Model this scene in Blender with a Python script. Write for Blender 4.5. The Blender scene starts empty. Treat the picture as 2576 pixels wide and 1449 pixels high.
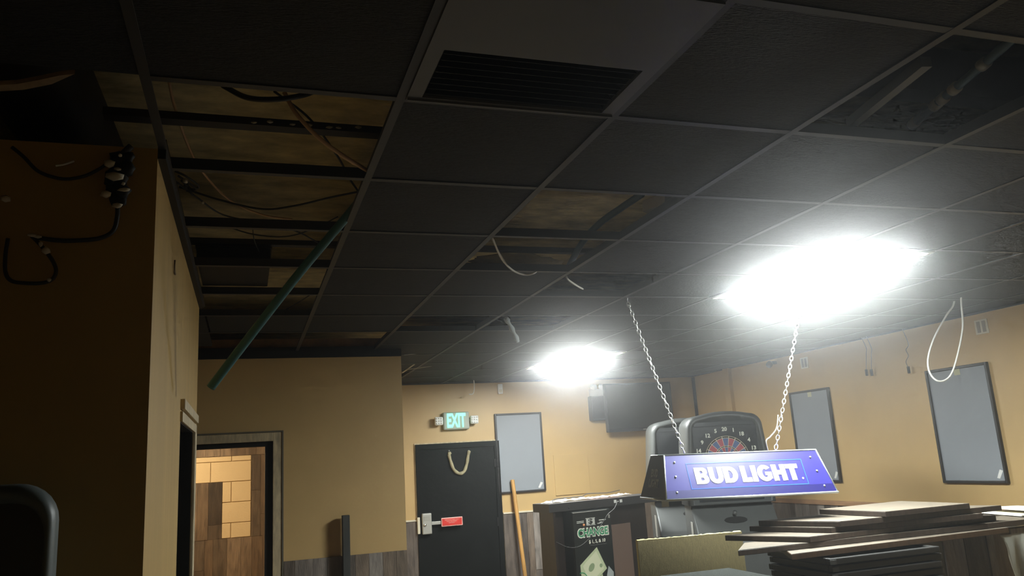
import bpy, bmesh, math, random
from mathutils import Vector, Matrix

random.seed(7)
S = bpy.context.scene
COL = S.collection

# ------------------------------------------------------------------ camera, world, exposure
W, H, FPX = 2576, 1449, 2006.28
YAW, PITCH, ROLL = math.radians(18.768), math.radians(12.105), math.radians(-3.4816)
CAMZ = 1.80
fw = Vector((math.sin(YAW) * math.cos(PITCH), math.cos(YAW) * math.cos(PITCH), math.sin(PITCH)))
r0 = Vector((math.cos(YAW), -math.sin(YAW), 0)); u0 = r0.cross(fw)
rt = r0 * math.cos(ROLL) + u0 * math.sin(ROLL)
up = -r0 * math.sin(ROLL) + u0 * math.cos(ROLL)
cam_d = bpy.data.cameras.new('camera'); cam = bpy.data.objects.new('camera', cam_d); COL.objects.link(cam)
cam_d.sensor_width = 36.0; cam_d.lens = 36.0 * FPX / W; cam_d.clip_start = 0.02; cam_d.clip_end = 100
m = Matrix((rt, up, -fw)).transposed().to_4x4(); m.translation = (0, 0, CAMZ)
cam.matrix_world = m
S.camera = cam

wd = bpy.data.worlds.new('world'); S.world = wd; wd.use_nodes = True
wd.node_tree.nodes['Background'].inputs[0].default_value = (0.0, 0.0, 0.0, 1)
wd.node_tree.nodes['Background'].inputs[1].default_value = 0.0
BLOOM_HAZE = 0.039            # scattering added to the air to imitate lens bloom round the lights
vs = wd.node_tree.nodes.new('ShaderNodeVolumeScatter'); vs.inputs['Density'].default_value = BLOOM_HAZE; vs.inputs['Anisotropy'].default_value = 0.95
if BLOOM_HAZE > 0: wd.node_tree.links.new(vs.outputs['Volume'], wd.node_tree.nodes['World Output'].inputs['Volume'])

S.view_settings.view_transform = 'Standard'; S.view_settings.look = 'None'
S.view_settings.gamma = 1.0; S.view_settings.use_curve_mapping = False
S.view_settings.exposure = 2.68
TROFFER = 17.0          # radiance of the fluorescent diffusers
BACKROOM_W = 11.0
S.cycles.max_bounces = 7; S.cycles.diffuse_bounces = 5; S.cycles.glossy_bounces = 3
S.cycles.volume_bounces = 0; S.cycles.sample_clamp_indirect = 4.0
S.cycles.use_light_tree = False; S.cycles.use_denoising = True; S.cycles.use_adaptive_sampling = True; S.cycles.adaptive_threshold = 0.03; S.cycles.adaptive_min_samples = 12

def at(px, py, axis, val):
    """world point where the sight line through a photo pixel meets the plane axis = val"""
    d = rt * (px - W / 2) + up * (H / 2 - py) + fw * FPX
    o = Vector((0, 0, CAMZ))
    return o + d * ((val - o[axis]) / d[axis])

# key dimensions (metres)
T = 0.61                      # ceiling module
CZ = 2.7356                   # ceiling grid height
DECK = 3.18                   # roof deck above the grid
XR, YB, YM = 5.61, 9.31, 6.465
XL, YL0, YL1 = -0.25, 2.36, 4.58
XC = 1.20                     # corner of the middle wall
WAIN = 1.19

# ------------------------------------------------------------------ materials
MATS = {}
def mat(name, col, rough=0.6, metal=0.0, var=0.0, scale=6.0, bump=0.0, bscale=60.0, stretch=(1, 1, 1),
        emit=None, estr=0.0, spec=0.5, rnd=None, coat=0.0, world_tex=True):
    if name in MATS: return MATS[name]
    M = bpy.data.materials.new(name); M.use_nodes = True; MATS[name] = M
    N = M.node_tree.nodes; L = M.node_tree.links; B = N['Principled BSDF']
    B.inputs['Base Color'].default_value = (*col, 1); B.inputs['Roughness'].default_value = rough
    B.inputs['Metallic'].default_value = metal; B.inputs['Specular IOR Level'].default_value = spec
    B.inputs['Coat Weight'].default_value = coat
    if emit:
        B.inputs['Emission Color'].default_value = (*emit, 1); B.inputs['Emission Strength'].default_value = estr
    src = None
    if var or bump:
        if world_tex:
            g = N.new('ShaderNodeNewGeometry'); out = g.outputs['Position']
        else:
            g = N.new('ShaderNodeTexCoord'); out = g.outputs['Object']
        mp = N.new('ShaderNodeMapping'); mp.inputs['Scale'].default_value = stretch
        L.new(out, mp.inputs['Vector']); src = mp.outputs['Vector']
    colsock = None
    if rnd:                                   # colour picked per object
        oi = N.new('ShaderNodeObjectInfo'); rp = N.new('ShaderNodeValToRGB'); rp.color_ramp.interpolation = 'CONSTANT'
        e = rp.color_ramp.elements
        while len(e) < len(rnd): e.new(0.5)
        for i, c in enumerate(rnd): e[i].position = i / len(rnd); e[i].color = (*c, 1)
        L.new(oi.outputs['Random'], rp.inputs['Fac']); colsock = rp.outputs['Color']
    if var:
        n = N.new('ShaderNodeTexNoise'); n.inputs['Scale'].default_value = scale; n.inputs['Detail'].default_value = 3
        n.inputs['Roughness'].default_value = 0.62
        L.new(src, n.inputs['Vector'])
        mr = N.new('ShaderNodeMapRange'); mr.inputs['From Min'].default_value = 0.3; mr.inputs['From Max'].default_value = 0.7
        mr.inputs['To Min'].default_value = 1 - var; mr.inputs['To Max'].default_value = 1 + var
        L.new(n.outputs['Fac'], mr.inputs['Value'])
        mx = N.new('ShaderNodeVectorMath'); mx.operation = 'SCALE'
        if colsock: L.new(colsock, mx.inputs[0])
        else: mx.inputs[0].default_value = col
        L.new(mr.outputs['Result'], mx.inputs['Scale']); colsock = mx.outputs['Vector']
    if colsock: L.new(colsock, B.inputs['Base Color'])
    if bump:
        n = N.new('ShaderNodeTexNoise'); n.inputs['Scale'].default_value = bscale; n.inputs['Detail'].default_value = 2
        L.new(src, n.inputs['Vector'])
        b = N.new('ShaderNodeBump'); b.inputs['Strength'].default_value = bump; b.inputs['Distance'].default_value = 0.01
        L.new(n.outputs['Fac'], b.inputs['Height']); L.new(b.outputs['Normal'], B.inputs['Normal'])
    return M

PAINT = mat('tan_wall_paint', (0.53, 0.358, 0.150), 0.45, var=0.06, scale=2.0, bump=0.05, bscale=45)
PAINT_DIM = mat('tan_wall_paint_dimmed', (0.41, 0.262, 0.075), 0.6, var=0.10, scale=1.6, stretch=(1, 5, 0.35), bump=0.05, bscale=45)  # same tan paint, darkened and yellowed to carry the dim light on the left
TILE = mat('black_ceiling_tile', (0.018, 0.0187, 0.0195), 0.75, var=0.35, scale=14, stretch=(1, 4.5, 1), bump=0.8, bscale=55, spec=0.35)
TEE = mat('black_tee_metal', (0.026, 0.026, 0.028), 0.5, spec=0.5)
DECKM = mat('stained_roof_deck', (0.54, 0.435, 0.215), 0.85, var=0.42, scale=5.0, stretch=(1, 1.8, 1), bump=0.7, bscale=16)
BLACKM = mat('black_steel', (0.010, 0.009, 0.008), 0.6, spec=0.25)
FLOORM = mat('worn_floor', (0.16, 0.13, 0.10), 0.6, var=0.2, scale=3)
PLANK = mat('weathered_plank', (0.2, 0.16, 0.12), 0.6, var=0.38, scale=9, stretch=(3.2, 3.2, 0.55), bump=0.25, bscale=40,
            rnd=[(0.115, 0.09, 0.072), (0.21, 0.175, 0.15), (0.15, 0.12, 0.098), (0.085, 0.066, 0.052), (0.25, 0.215, 0.185), (0.17, 0.125, 0.09)])
PLANKW = mat('warm_plank', (0.2, 0.13, 0.07), 0.6, var=0.38, scale=9, stretch=(3.2, 3.2, 0.55), bump=0.25, bscale=40,
             rnd=[(0.09, 0.062, 0.04), (0.20, 0.14, 0.09), (0.12, 0.085, 0.055), (0.05, 0.034, 0.022), (0.24, 0.17, 0.11), (0.15, 0.10, 0.06)])
BLOCKM = mat('cream_block_paint', (0.72, 0.56, 0.33), 0.4, var=0.04, scale=5, bump=0.15, bscale=70)
WORN = mat('worn_white_casing', (0.48, 0.39, 0.24), 0.6, var=0.35, scale=12, stretch=(3, 3, 0.7))
BLACKDOOR = mat('black_door_paint', (0.006, 0.0065, 0.006), 0.55, var=0.3, scale=4, bump=0.15, bscale=20, spec=0.12)
DARKF = mat('dark_board_frame', (0.022, 0.018, 0.016), 0.42)
BLUEB = mat('blue_grey_board', (0.25, 0.268, 0.288), 0.5, var=0.03, scale=3)
WHITEP = mat('white_plastic', (0.75, 0.74, 0.70), 0.4)
CREAMP = mat('cream_plastic', (0.62, 0.56, 0.42), 0.5)
LIGHTG = mat('light_metal_grey', (0.42, 0.41, 0.37), 0.4, metal=0.3)
CHROME = mat('steel_chain', (0.78, 0.78, 0.74), 0.28, metal=0.9)
RAILW = mat('brown_chair_rail', (0.36, 0.20, 0.10), 0.5, var=0.25, scale=10, stretch=(3, 0.5, 3))
GREYPL = mat('dart_grey_plastic', (0.066, 0.069, 0.066), 0.42, bump=0.15, bscale=300)
BLKPL = mat('black_gloss_plastic', (0.016, 0.017, 0.019), 0.3)
TVBODY = mat('tv_black', (0.018, 0.018, 0.02), 0.35)
CABW = mat('white_cable', (0.70, 0.68, 0.62), 0.5)
CABK = mat('black_cable', (0.012, 0.011, 0.010), 0.6)
CABO = mat('tan_cable', (0.50, 0.30, 0.15), 0.6)

# ------------------------------------------------------------------ helpers
def link(name, me, m=None, parent=None, smooth=False):
    o = bpy.data.objects.new(name, me); COL.objects.link(o)
    if m is not None and not me.materials: me.materials.append(m)
    if parent is not None: o.parent = parent
    if smooth:
        for p in me.polygons: p.use_smooth = True
    return o

def tag(o, label=None, cat=None, group=None, kind=None):
    if label: o['label'] = label
    if cat: o['category'] = cat
    if group: o['group'] = group
    if kind: o['kind'] = kind
    return o

def empty(name, loc=(0, 0, 0), rz=0.0, mw=None):
    o = bpy.data.objects.new(name, None); COL.objects.link(o); o.empty_display_size = 0.05
    if mw is not None: o.matrix_world = mw
    else: o.location = loc; o.rotation_euler = (0, 0, rz)
    return o

def box_bm(bm, lo, hi):
    x0, y0, z0 = lo; x1, y1, z1 = hi
    v = [bm.verts.new(p) for p in ((x0, y0, z0), (x1, y0, z0), (x1, y1, z0), (x0, y1, z0), (x0, y0, z1), (x1, y0, z1), (x1, y1, z1), (x0, y1, z1))]
    for f in ((0, 3, 2, 1), (4, 5, 6, 7), (0, 1, 5, 4), (1, 2, 6, 5), (2, 3, 7, 6), (3, 0, 4, 7)):
        bm.faces.new([v[i] for i in f])
    return v

def fin(name, bm, m, parent=None, bevel=0.0, seg=2, smooth=False):
    if bevel:
        bmesh.ops.bevel(bm, geom=list(bm.edges), offset=bevel, segments=seg, affect='EDGES', profile=0.6)
    bmesh.ops.recalc_face_normals(bm, faces=bm.faces)
    me = bpy.data.meshes.new(name); bm.to_mesh(me); bm.free()
    return link(name, me, m, parent, smooth)

def box(name, lo, hi, m, parent=None, bevel=0.0, seg=2):
    bm = bmesh.new(); box_bm(bm, lo, hi); return fin(name, bm, m, parent, bevel, seg)

def boxes(name, lst, m, parent=None):
    bm = bmesh.new()
    for lo, hi in lst: box_bm(bm, lo, hi)
    return fin(name, bm, m, parent)

def prism(name, pts, vec, m, parent=None, bevel=0.0, seg=2, smooth=False):
    """closed polygon pts (3d) swept by vec"""
    bm = bmesh.new(); vec = Vector(vec)
    a = [bm.verts.new(p) for p in pts]; b = [bm.verts.new(Vector(p) + vec) for p in pts]
    n = len(pts); bm.faces.new(a); bm.faces.new(b[::-1])
    for i in range(n): bm.faces.new((a[i], a[(i + 1) % n], b[(i + 1) % n], b[i]))
    return fin(name, bm, m, parent, bevel, seg, smooth)

def loft(name, loops, m, parent=None, caps=True, smooth=False, angle=None):
    bm = bmesh.new(); R = [[bm.verts.new(p) for p in l] for l in loops]; n = len(loops[0])
    for a, b in zip(R, R[1:]):
        for i in range(n): bm.faces.new((a[i], a[(i + 1) % n], b[(i + 1) % n], b[i]))
    if caps: bm.faces.new(R[0][::-1]); bm.faces.new(R[-1])
    o = fin(name, bm, m, parent, smooth=smooth)
    return o

def spline(P, sub=8):
    P = [Vector(p) for p in P]
    if len(P) < 3:
        return P
    Q = [P[0] * 2 - P[1]] + P + [P[-1] * 2 - P[-2]]; out = []
    for i in range(1, len(Q) - 2):
        p0, p1, p2, p3 = Q[i - 1:i + 3]
        for k in range(sub):
            t = k / sub
            out.append(0.5 * ((2 * p1) + (p2 - p0) * t + (2 * p0 - 5 * p1 + 4 * p2 - p3) * t * t + (3 * p1 - p0 - 3 * p2 + p3) * t ** 3))
    out.append(P[-1]); return out

def tube(name, P, rad, m, parent=None, res=8, sub=8, rfun=None, closed=False):
    C = spline(P, sub) if sub > 1 else [Vector(p) for p in P]
    bm = bmesh.new(); rings = []; n = len(C); ref = None
    for i, c in enumerate(C):
        if closed: t = (C[(i + 1) % n] - C[i - 1]).normalized()
        else: t = (C[min(i + 1, n - 1)] - C[max(i - 1, 0)]).normalized()
        if ref is None:
            ref = Vector((0, 0, 1)) if abs(t.z) < 0.9 else Vector((1, 0, 0))
        a = (ref - t * ref.dot(t)).normalized(); b = t.cross(a); ref = a
        rr = rfun(i / max(n - 1, 1)) * rad if rfun else rad
        rings.append([bm.verts.new(c + (a * math.cos(q) + b * math.sin(q)) * rr) for q in [2 * math.pi * k / res for k in range(res)]])
    pairs = list(zip(rings, rings[1:])) + ([(rings[-1], rings[0])] if closed else [])
    for A_, B_ in pairs:
        for k in range(res): bm.faces.new((A_[k], A_[(k + 1) % res], B_[(k + 1) % res], B_[k]))
    if not closed: bm.faces.new(rings[0][::-1]); bm.faces.new(rings[-1])
    return fin(name, bm, m, parent, smooth=True)

def cyl(name, p, q, rad, m, parent=None, res=20):
    return tube(name, [p, q], rad, m, parent, res=res, sub=1)

def blob(name, c, r, m, parent=None, sc=(1, 1, 1), sub=2, jag=0.18):
    bm = bmesh.new(); bmesh.ops.create_icosphere(bm, subdivisions=sub, radius=r)
    for v in bm.verts:
        v.co = Vector((v.co.x * sc[0], v.co.y * sc[1], v.co.z * sc[2])) * (1 + random.uniform(-jag, jag)) + Vector(c)
    return fin(name, bm, m, parent, smooth=True)

def text(name, body, m, parent, mw, width=None, height=None, bold=0.0, extrude=0.0015, shear=0.0, space=1.0):
    """lettering as real mesh, centred on mw's origin, readable along mw's +x / +y"""
    cu = bpy.data.curves.new(name, 'FONT'); cu.body = body; cu.size = 1.0; cu.offset = bold; cu.extrude = 0.0
    cu.align_x = 'CENTER'; cu.align_y = 'CENTER'; cu.shear = shear; cu.space_character = space; cu.resolution_u = 3
    tmp = bpy.data.objects.new(name + '_tmp', cu); COL.objects.link(tmp)
    dg = bpy.context.evaluated_depsgraph_get(); dg.update()
    me = bpy.data.meshes.new_from_object(tmp.evaluated_get(dg))
    bpy.data.objects.remove(tmp); bpy.data.curves.remove(cu)
    xs = [v.co.x for v in me.vertices]; ys = [v.co.y for v in me.vertices]
    w, h = max(xs) - min(xs), max(ys) - min(ys); cx, cy = (max(xs) + min(xs)) / 2, (max(ys) + min(ys)) / 2
    sx = (width / w) if width else None; sy = (height / h) if height else None
    sx = sx or sy; sy = sy or sx
    for v in me.vertices: v.co = Vector(((v.co.x - cx) * sx, (v.co.y - cy) * sy, 0))
    bm = bmesh.new(); bm.from_mesh(me); bpy.data.meshes.remove(me)
    for f in bm.faces: f.smooth = False
    ret = bmesh.ops.extrude_face_region(bm, geom=list(bm.faces))
    for g in ret['geom']:
        if isinstance(g, bmesh.types.BMVert): g.co.z += extrude
    for f in bm.faces: f.smooth = False
    bm.transform(mw)
    return fin(name, bm, m, parent)

def arcp(cx, cy, rx, ry, a0, a1, n=10):
    return [(cx + rx * math.cos(math.radians(a0 + (a1 - a0) * i / n)), cy + ry * math.sin(math.radians(a0 + (a1 - a0) * i / n))) for i in range(n + 1)]
HEAVY = {   # heavy poster capitals: width, contours
    'B': (0.84, [[(0, 0)] + arcp(0.52, 0.285, 0.32, 0.285, -90, 55) + arcp(0.50, 0.745, 0.29, 0.255, -40, 90) + [(0, 1)],
                 [(0.33, 0.20)] + arcp(0.46, 0.295, 0.075, 0.095, -90, 90, 5) + [(0.33, 0.39)], [(0.33, 0.62)] + arcp(0.44, 0.71, 0.07, 0.09, -90, 90, 5) + [(0.33, 0.80)]]),
    'U': (0.88, [[(0, 1), (0, 0.42)] + arcp(0.44, 0.40, 0.44, 0.41, 180, 360, 14) + [(0.88, 1), (0.56, 1), (0.56, 0.40)] + arcp(0.44, 0.38, 0.12, 0.14, 0, -180, 6) + [(0.32, 1)]]),
    'D': (0.90, [[(0, 0), (0.38, 0)] + arcp(0.40, 0.5, 0.50, 0.5, -90, 90, 14) + [(0, 1)], [(0.33, 0.25)] + arcp(0.40, 0.5, 0.18, 0.25, -90, 90, 8) + [(0.33, 0.75)]]),
    'L': (0.64, [[(0, 0), (0.64, 0), (0.64, 0.27), (0.33, 0.27), (0.33, 1), (0, 1)]]),
    'I': (0.33, [[(0, 0), (0.33, 0), (0.33, 1), (0, 1)]]),
    'G': (0.94, [arcp(0.49, 0.5, 0.49, 0.51, 38, 318, 18) + [(0.92, 0.14), (0.92, 0.57), (0.50, 0.57), (0.50, 0.36), (0.62, 0.36), (0.62, 0.27)] + arcp(0.50, 0.5, 0.18, 0.26, 300, 52, 12)]),
    'H': (0.88, [[(0, 0), (0.33, 0), (0.33, 0.37), (0.55, 0.37), (0.55, 0), (0.88, 0), (0.88, 1), (0.55, 1), (0.55, 0.64), (0.33, 0.64), (0.33, 1), (0, 1)]]),
    'T': (0.80, [[(0.235, 0), (0.565, 0), (0.565, 0.73), (0.80, 0.73), (0.80, 1), (0, 1), (0, 0.73), (0.235, 0.73)]])}
def heavy_text(name, body, m, parent, mw, width, height, extrude=0.0012, gap=0.045, space=0.17):
    cu = bpy.data.curves.new(name, 'CURVE'); cu.dimensions = '2D'; cu.fill_mode = 'FRONT'; x = 0.0
    for ch in body:
        if ch == ' ': x += space; continue
        w, cons = HEAVY[ch]
        for con in cons:
            sp = cu.splines.new('POLY'); sp.points.add(len(con) - 1); sp.use_cyclic_u = True
            for k, (px, py) in enumerate(con): sp.points[k].co = (x + px, py, 0, 1)
        x += w + gap
    tmp = bpy.data.objects.new(name + '_tmp', cu); COL.objects.link(tmp)
    dg = bpy.context.evaluated_depsgraph_get(); dg.update()
    me = bpy.data.meshes.new_from_object(tmp.evaluated_get(dg)); bpy.data.objects.remove(tmp); bpy.data.curves.remove(cu)
    tw_ = x - gap
    for v in me.vertices: v.co = Vector(((v.co.x / tw_ - 0.5) * width, (v.co.y - 0.5) * height, 0))
    bm = bmesh.new(); bm.from_mesh(me); bpy.data.meshes.remove(me)
    ret = bmesh.ops.extrude_face_region(bm, geom=list(bm.faces))
    for g in ret['geom']:
        if isinstance(g, bmesh.types.BMVert): g.co.z += extrude
    for f in bm.faces: f.smooth = False
    bm.transform(mw)
    return fin(name, bm, m, parent)

def frame_mat(o, x, y):
    x = Vector(x).normalized(); z = x.cross(Vector(y)).normalized(); y = z.cross(x)
    M = Matrix((x, y, z)).transposed().to_4x4(); M.translation = o; return M

# unit plank shared by every clad surface (front of the plank faces -y)
def unit_plank():
    bm = bmesh.new(); box_bm(bm, (0, 0, 0), (1, 1, 1))
    me = bpy.data.meshes.new('plank'); bmesh.ops.recalc_face_normals(bm, faces=bm.faces); bm.to_mesh(me); bm.free(); return me
UP = {}
def planks(parent, p0, along, z0, z1, depth, length, m, wid=0.105, lens=(0.35, 1.0), skip=None, rng=None, norm=None):
    """vertical boards in random lengths; along = unit vector, boards stand proud towards norm"""
    rng = rng or random.Random(3)
    if m.name not in UP: UP[m.name] = unit_plank(); UP[m.name].materials.append(m)
    along = Vector(along); norm = Vector(norm); x = 0.0
    while x < length - 0.01:
        w = min(wid * rng.choice((0.75, 1, 1, 1.25)), length - x); z = z1
        while z > z0 + 0.01:
            l = min(rng.uniform(*lens), z - z0)
            if z - l - z0 < 0.12: l = z - z0
            if not (skip and skip(x + w / 2, z - l / 2)):
                d = depth * rng.uniform(0.75, 1.15)
                o = bpy.data.objects.new('plank', UP[m.name]); COL.objects.link(o); o.parent = parent
                M = Matrix((along, norm, Vector((0, 0, 1)))).transposed().to_4x4()
                M.translation = Vector(p0) + along * (x + 0.001) + Vector((0, 0, z - l + 0.001))
                o.matrix_local = M @ Matrix.Diagonal((w - 0.002, d, l - 0.002, 1))
            z -= l
        x += w

def struct(o): o['kind'] = 'structure'; return o

# ------------------------------------------------------------------ room shell
struct(box('floor', (-3.2, -2.4, -0.1), (6.0, 9.6, 0.0), FLOORM))
struct(box('ceiling_deck', (-3.2, -2.4, DECK), (6.0, 9.6, DECK + 0.1), DECKM))
wr = struct(box('wall_right', (XR, -2.4, 0), (XR + 0.12, 9.6, DECK), PAINT))
wb = struct(box('wall_back', (XC, YB, 0), (XR, YB + 0.12, DECK), PAINT))
struct(box('wall_rear', (-3.2, -2.4, 0), (XR, -2.28, DECK), PAINT))
struct(box('wall_far_left', (-3.2, -2.28, 0), (-3.08, 9.3, DECK), PAINT))
# middle wall with doorway x -0.66 .. 0.19
DX0, DX1, DZ = -0.66, 0.20, 2.055
wm = struct(boxes('wall_middle', [((-3.08, YM, 0), (DX0, YM + 0.14, CZ)), ((DX1, YM, 0), (XC, YM + 0.14, CZ)), ((DX0, YM, DZ), (DX1, YM + 0.14, CZ))], PAINT))
struct(box('wall_corner', (XC - 0.12, YM + 0.14, 0), (XC, YB + 0.12, CZ), PAINT))
# left partition (a boxed-in room) with a doorway towards the hall
LD0, LD1, LDZ = 3.47, 4.28, 2.03
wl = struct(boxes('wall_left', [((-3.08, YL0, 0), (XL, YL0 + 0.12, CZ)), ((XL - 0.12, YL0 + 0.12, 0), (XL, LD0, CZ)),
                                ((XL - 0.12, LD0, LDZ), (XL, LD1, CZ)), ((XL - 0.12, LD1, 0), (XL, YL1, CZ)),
                                ((-3.08, YL1 - 0.12, 0), (XL - 0.12, YL1, CZ))], PAINT_DIM))
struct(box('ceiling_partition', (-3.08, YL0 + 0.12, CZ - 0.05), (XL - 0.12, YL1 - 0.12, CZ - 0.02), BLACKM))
struct(box('wall_partition_inner', (-1.35, YL0 + 0.12, 0), (-1.30, YL1 - 0.12, CZ - 0.05), BLACKM))  # unseen wall coloured black so the doorway reads as darkness
# worn casing on the partition doorway
t1 = struct(empty('trim_1'))
box('header', (XL, LD0 - 0.01, LDZ + 0.045), (XL + 0.018, LD1 + 0.16, LDZ + 0.085), WORN, t1, 0.003)
box('header_stop', (XL, LD0 - 0.01, LDZ - 0.005), (XL + 0.010, LD1 + 0.16, LDZ + 0.036), WORN, t1, 0.002)
box('jamb', (XL, LD1, 0), (XL + 0.014, LD1 + 0.10, LDZ - 0.008), WORN, t1, 0.003)
box('shade_liner', (XL - 0.12, LD1 - 0.008, 0), (XL - 0.001, LD1 - 0.0002, LDZ - 0.0005), BLACKM, t1)  # black faces added to stand in for the shade inside the doorway
box('shade_liner', (XL - 0.12, LD0, LDZ - 0.008), (XL - 0.001, LD1 - 0.009, LDZ - 0.0005), BLACKM, t1)
# wall angle along the ceiling
t2 = struct(empty('trim_2'))
box('angle', (XL, YL0, CZ - 0.03), (XL + 0.022, YL1, CZ + 0.03), BLACKM, t2)
box('angle', (-0.6, YM - 0.02, CZ - 0.055), (XC, YM, CZ + 0.03), BLACKM, t2)
box('angle', (XC, YB - 0.022, CZ - 0.012), (XR, YB, CZ + 0.003), TEE, t2)
box('angle', (XR - 0.022, -2.28, CZ - 0.012), (XR, YB - 0.022, CZ + 0.003), TEE, t2)
# casing of the middle doorway
t3 = struct(empty('trim_3'))
box('casing', (DX1 - 0.005, YM - 0.022, 0), (DX1 + 0.06, YM, DZ + 0.055), WORN, t3, 0.004)
box('casing', (DX0 - 0.06, YM - 0.022, 0), (DX0 + 0.005, YM, DZ + 0.055), WORN, t3, 0.004)
box('casing', (DX0 + 0.005, YM - 0.022, DZ - 0.01), (DX1 - 0.005, YM, DZ + 0.055), WORN, t3, 0.004)
box('back_band', (DX1 + 0.06, YM - 0.03, 0), (DX1 + 0.072, YM, DZ + 0.067), mat('casing_edge', (0.12, 0.10, 0.07), 0.7), t3, 0.002)
box('back_band', (DX0 - 0.06, YM - 0.03, DZ + 0.055), (DX1 + 0.06, YM, DZ + 0.067), MATS['casing_edge'], t3, 0.002)
box('jamb', (DX1 - 0.06, YM + 0.02, 0), (DX1, YM + 0.15, DZ), BLACKM, t3)
box('jamb', (DX0, YM + 0.02, 0), (DX0 + 0.05, YM + 0.15, DZ), BLACKM, t3)
box('jamb', (DX0 + 0.05, YM + 0.02, DZ - 0.045), (DX1 - 0.06, YM + 0.15, DZ), BLACKM, t3)
# pilaster strip on the right wall, dark conduit in the corner
struct(box('trim_4', (XR - 0.05, 8.40, WAIN), (XR, 8.52, CZ - 0.005), PAINT, bevel=0.004))
struct(box('trim_5', (XR - 0.035, YB - 0.06, WAIN), (XR - 0.005, YB - 0.03, CZ - 0.02), BLACKM))

# wainscot
rngp = random.Random(11)
planks(wb, (XC, YB, 0), (1, 0, 0), 0.0, WAIN - 0.015, 0.014, 1.86 - XC, PLANK, norm=(0, -1, 0), rng=rngp)
planks(wb, (2.88, YB, 0), (1, 0, 0), 0.0, WAIN - 0.015, 0.014, XR - 2.88 - 0.02, PLANK, norm=(0, -1, 0), rng=rngp)
planks(wr, (XR, 4.9, 0), (0, 1, 0), 0.0, WAIN - 0.03, 0.014, YB - 4.9 - 0.02, PLANK, norm=(-1, 0, 0), rng=rngp)
planks(wm, (DX1 + 0.075, YM, 0), (1, 0, 0), 0.0, WAIN - 0.03, 0.014, XC - DX1 - 0.075, PLANK, norm=(0, -1, 0), rng=rngp)
t6 = struct(empty('trim_6'))
box('ledge', (XC, YB - 0.022, WAIN - 0.014), (1.86, YB, WAIN + 0.004), CREAMP, t6, 0.003)
box('ledge', (2.88, YB - 0.022, WAIN - 0.014), (XR - 0.05, YB, WAIN + 0.004), CREAMP, t6, 0.003)
struct(box('trim_7', (XR - 0.032, 4.6, WAIN - 0.03), (XR, YB - 0.03, WAIN + 0.015), RAILW, bevel=0.005))

# back room seen through the middle doorway
YR = 8.86
br = struct(box('wall_back_room', (-3.08, YR, 0), (XC - 0.12, YR + 0.1, CZ), mat('block_joint', (0.46, 0.36, 0.21), 0.7)))
struct(box('ceiling_back_room', (-3.08, YM + 0.14, CZ - 0.02), (XC - 0.12, YR, CZ), WHITEP))
# rectangle of painted blocks left bare between the planks
BX0, BX1, BZT, BZB = -0.95, 0.055, at(580, 1147, 1, YR).z, at(600, 1352, 1, YR).z
LX, LZ = at(558, 1300, 1, YR).x, at(520, 1215, 1, YR).z
bh = 0.203; z = BZT; row = 0
ub = None
while z > BZB + 0.02:
    h = min(bh if row else 0.055, z - BZB); x = BX0 - (0.2 if row % 2 else 0.0)
    while x < BX1:
        x0, x1 = max(x, BX0), min(x + 0.406, BX1)
        if z - h / 2 < LZ: x0 = max(x0, LX)
        if x1 - x0 > 0.03:
            box('block', (x0 + 0.003, YR - 0.010, z - h + 0.003), (x1 - 0.003, YR + 0.002, z - 0.003), BLOCKM, br, 0.003, 1)
        x += 0.406
    z -= h; row += 1
def skip_blocks(x, z):
    X = -1.3 + x
    return (BZB < z < BZT and LX < X < BX1) or (LZ < z < BZT and BX0 < X < BX1)
rq = random.Random(5)
planks(br, (-1.3, YR, 0), (1, 0, 0), 0.0, BZB, 0.014, 2.36, PLANKW, norm=(0, -1, 0), rng=rq, lens=(0.25, 0.8))
planks(br, (-1.3, YR, 0), (1, 0, 0), BZB, LZ, 0.014, 1.3 + LX, PLANKW, norm=(0, -1, 0), rng=rq, lens=(0.25, 0.8))
planks(br, (BX1, YR, 0), (1, 0, 0), BZB, BZT, 0.014, 1.06 - BX1, PLANKW, norm=(0, -1, 0), rng=rq, lens=(0.25, 0.8), wid=0.12)
planks(br, (-1.3, YR, 0), (1, 0, 0), BZT, CZ - 0.03, 0.014, 2.36, PLANKW, norm=(0, -1, 0), rng=rq, lens=(0.12, 0.3), wid=0.14)
ld = bpy.data.lights.new('back_room_lamp', 'AREA'); ld.shape = 'RECTANGLE'; ld.size = 0.6; ld.size_y = 0.6; ld.energy = BACKROOM_W
ld.color = (1.0, 0.80, 0.52)
lo = bpy.data.objects.new('back_room_lamp', ld); COL.objects.link(lo); lo.location = (-0.9, 7.7, CZ - 0.05)

# ------------------------------------------------------------------ suspended ceiling
xs = [-0.236 + T * k for k in range(-4, 10)] + [XR - 0.001]
ys = [1.914 + T * k for k in range(-6, 13)] + [YB - 0.001]
ceil = struct(empty('ceiling'))
def cell(x, y):
    return (round((x + 0.236) / T), round((y - 1.914) / T))
X0 = {k: -0.236 + T * k for k in range(-5, 12)}
Y0 = {k: 1.914 + T * k for k in range(-8, 14)}
missing = {(0, r) for r in range(0, 5)} | {(0, 6), (1, 6), (2, 1), (2, 2), (2, 5), (3, 3), (3, 5), (3, -1), (2, 10), (2, 11)}
VENT = (1, -1)
lights = {(5, 2), (5, 3), (5, 8), (5, 9)}
tile_me = {}
def tile_mesh(w, d):
    k = (round(w, 3), round(d, 3))
    if k not in tile_me:
        bm = bmesh.new(); box_bm(bm, (0.006, 0.006, 0.003), (w - 0.006, d - 0.006, 0.018))
        bmesh.ops.recalc_face_normals(bm, faces=bm.faces)
        me = bpy.data.meshes.new('tile'); bm.to_mesh(me); bm.free(); me.materials.append(TILE); tile_me[k] = me
    return tile_me[k]
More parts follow.
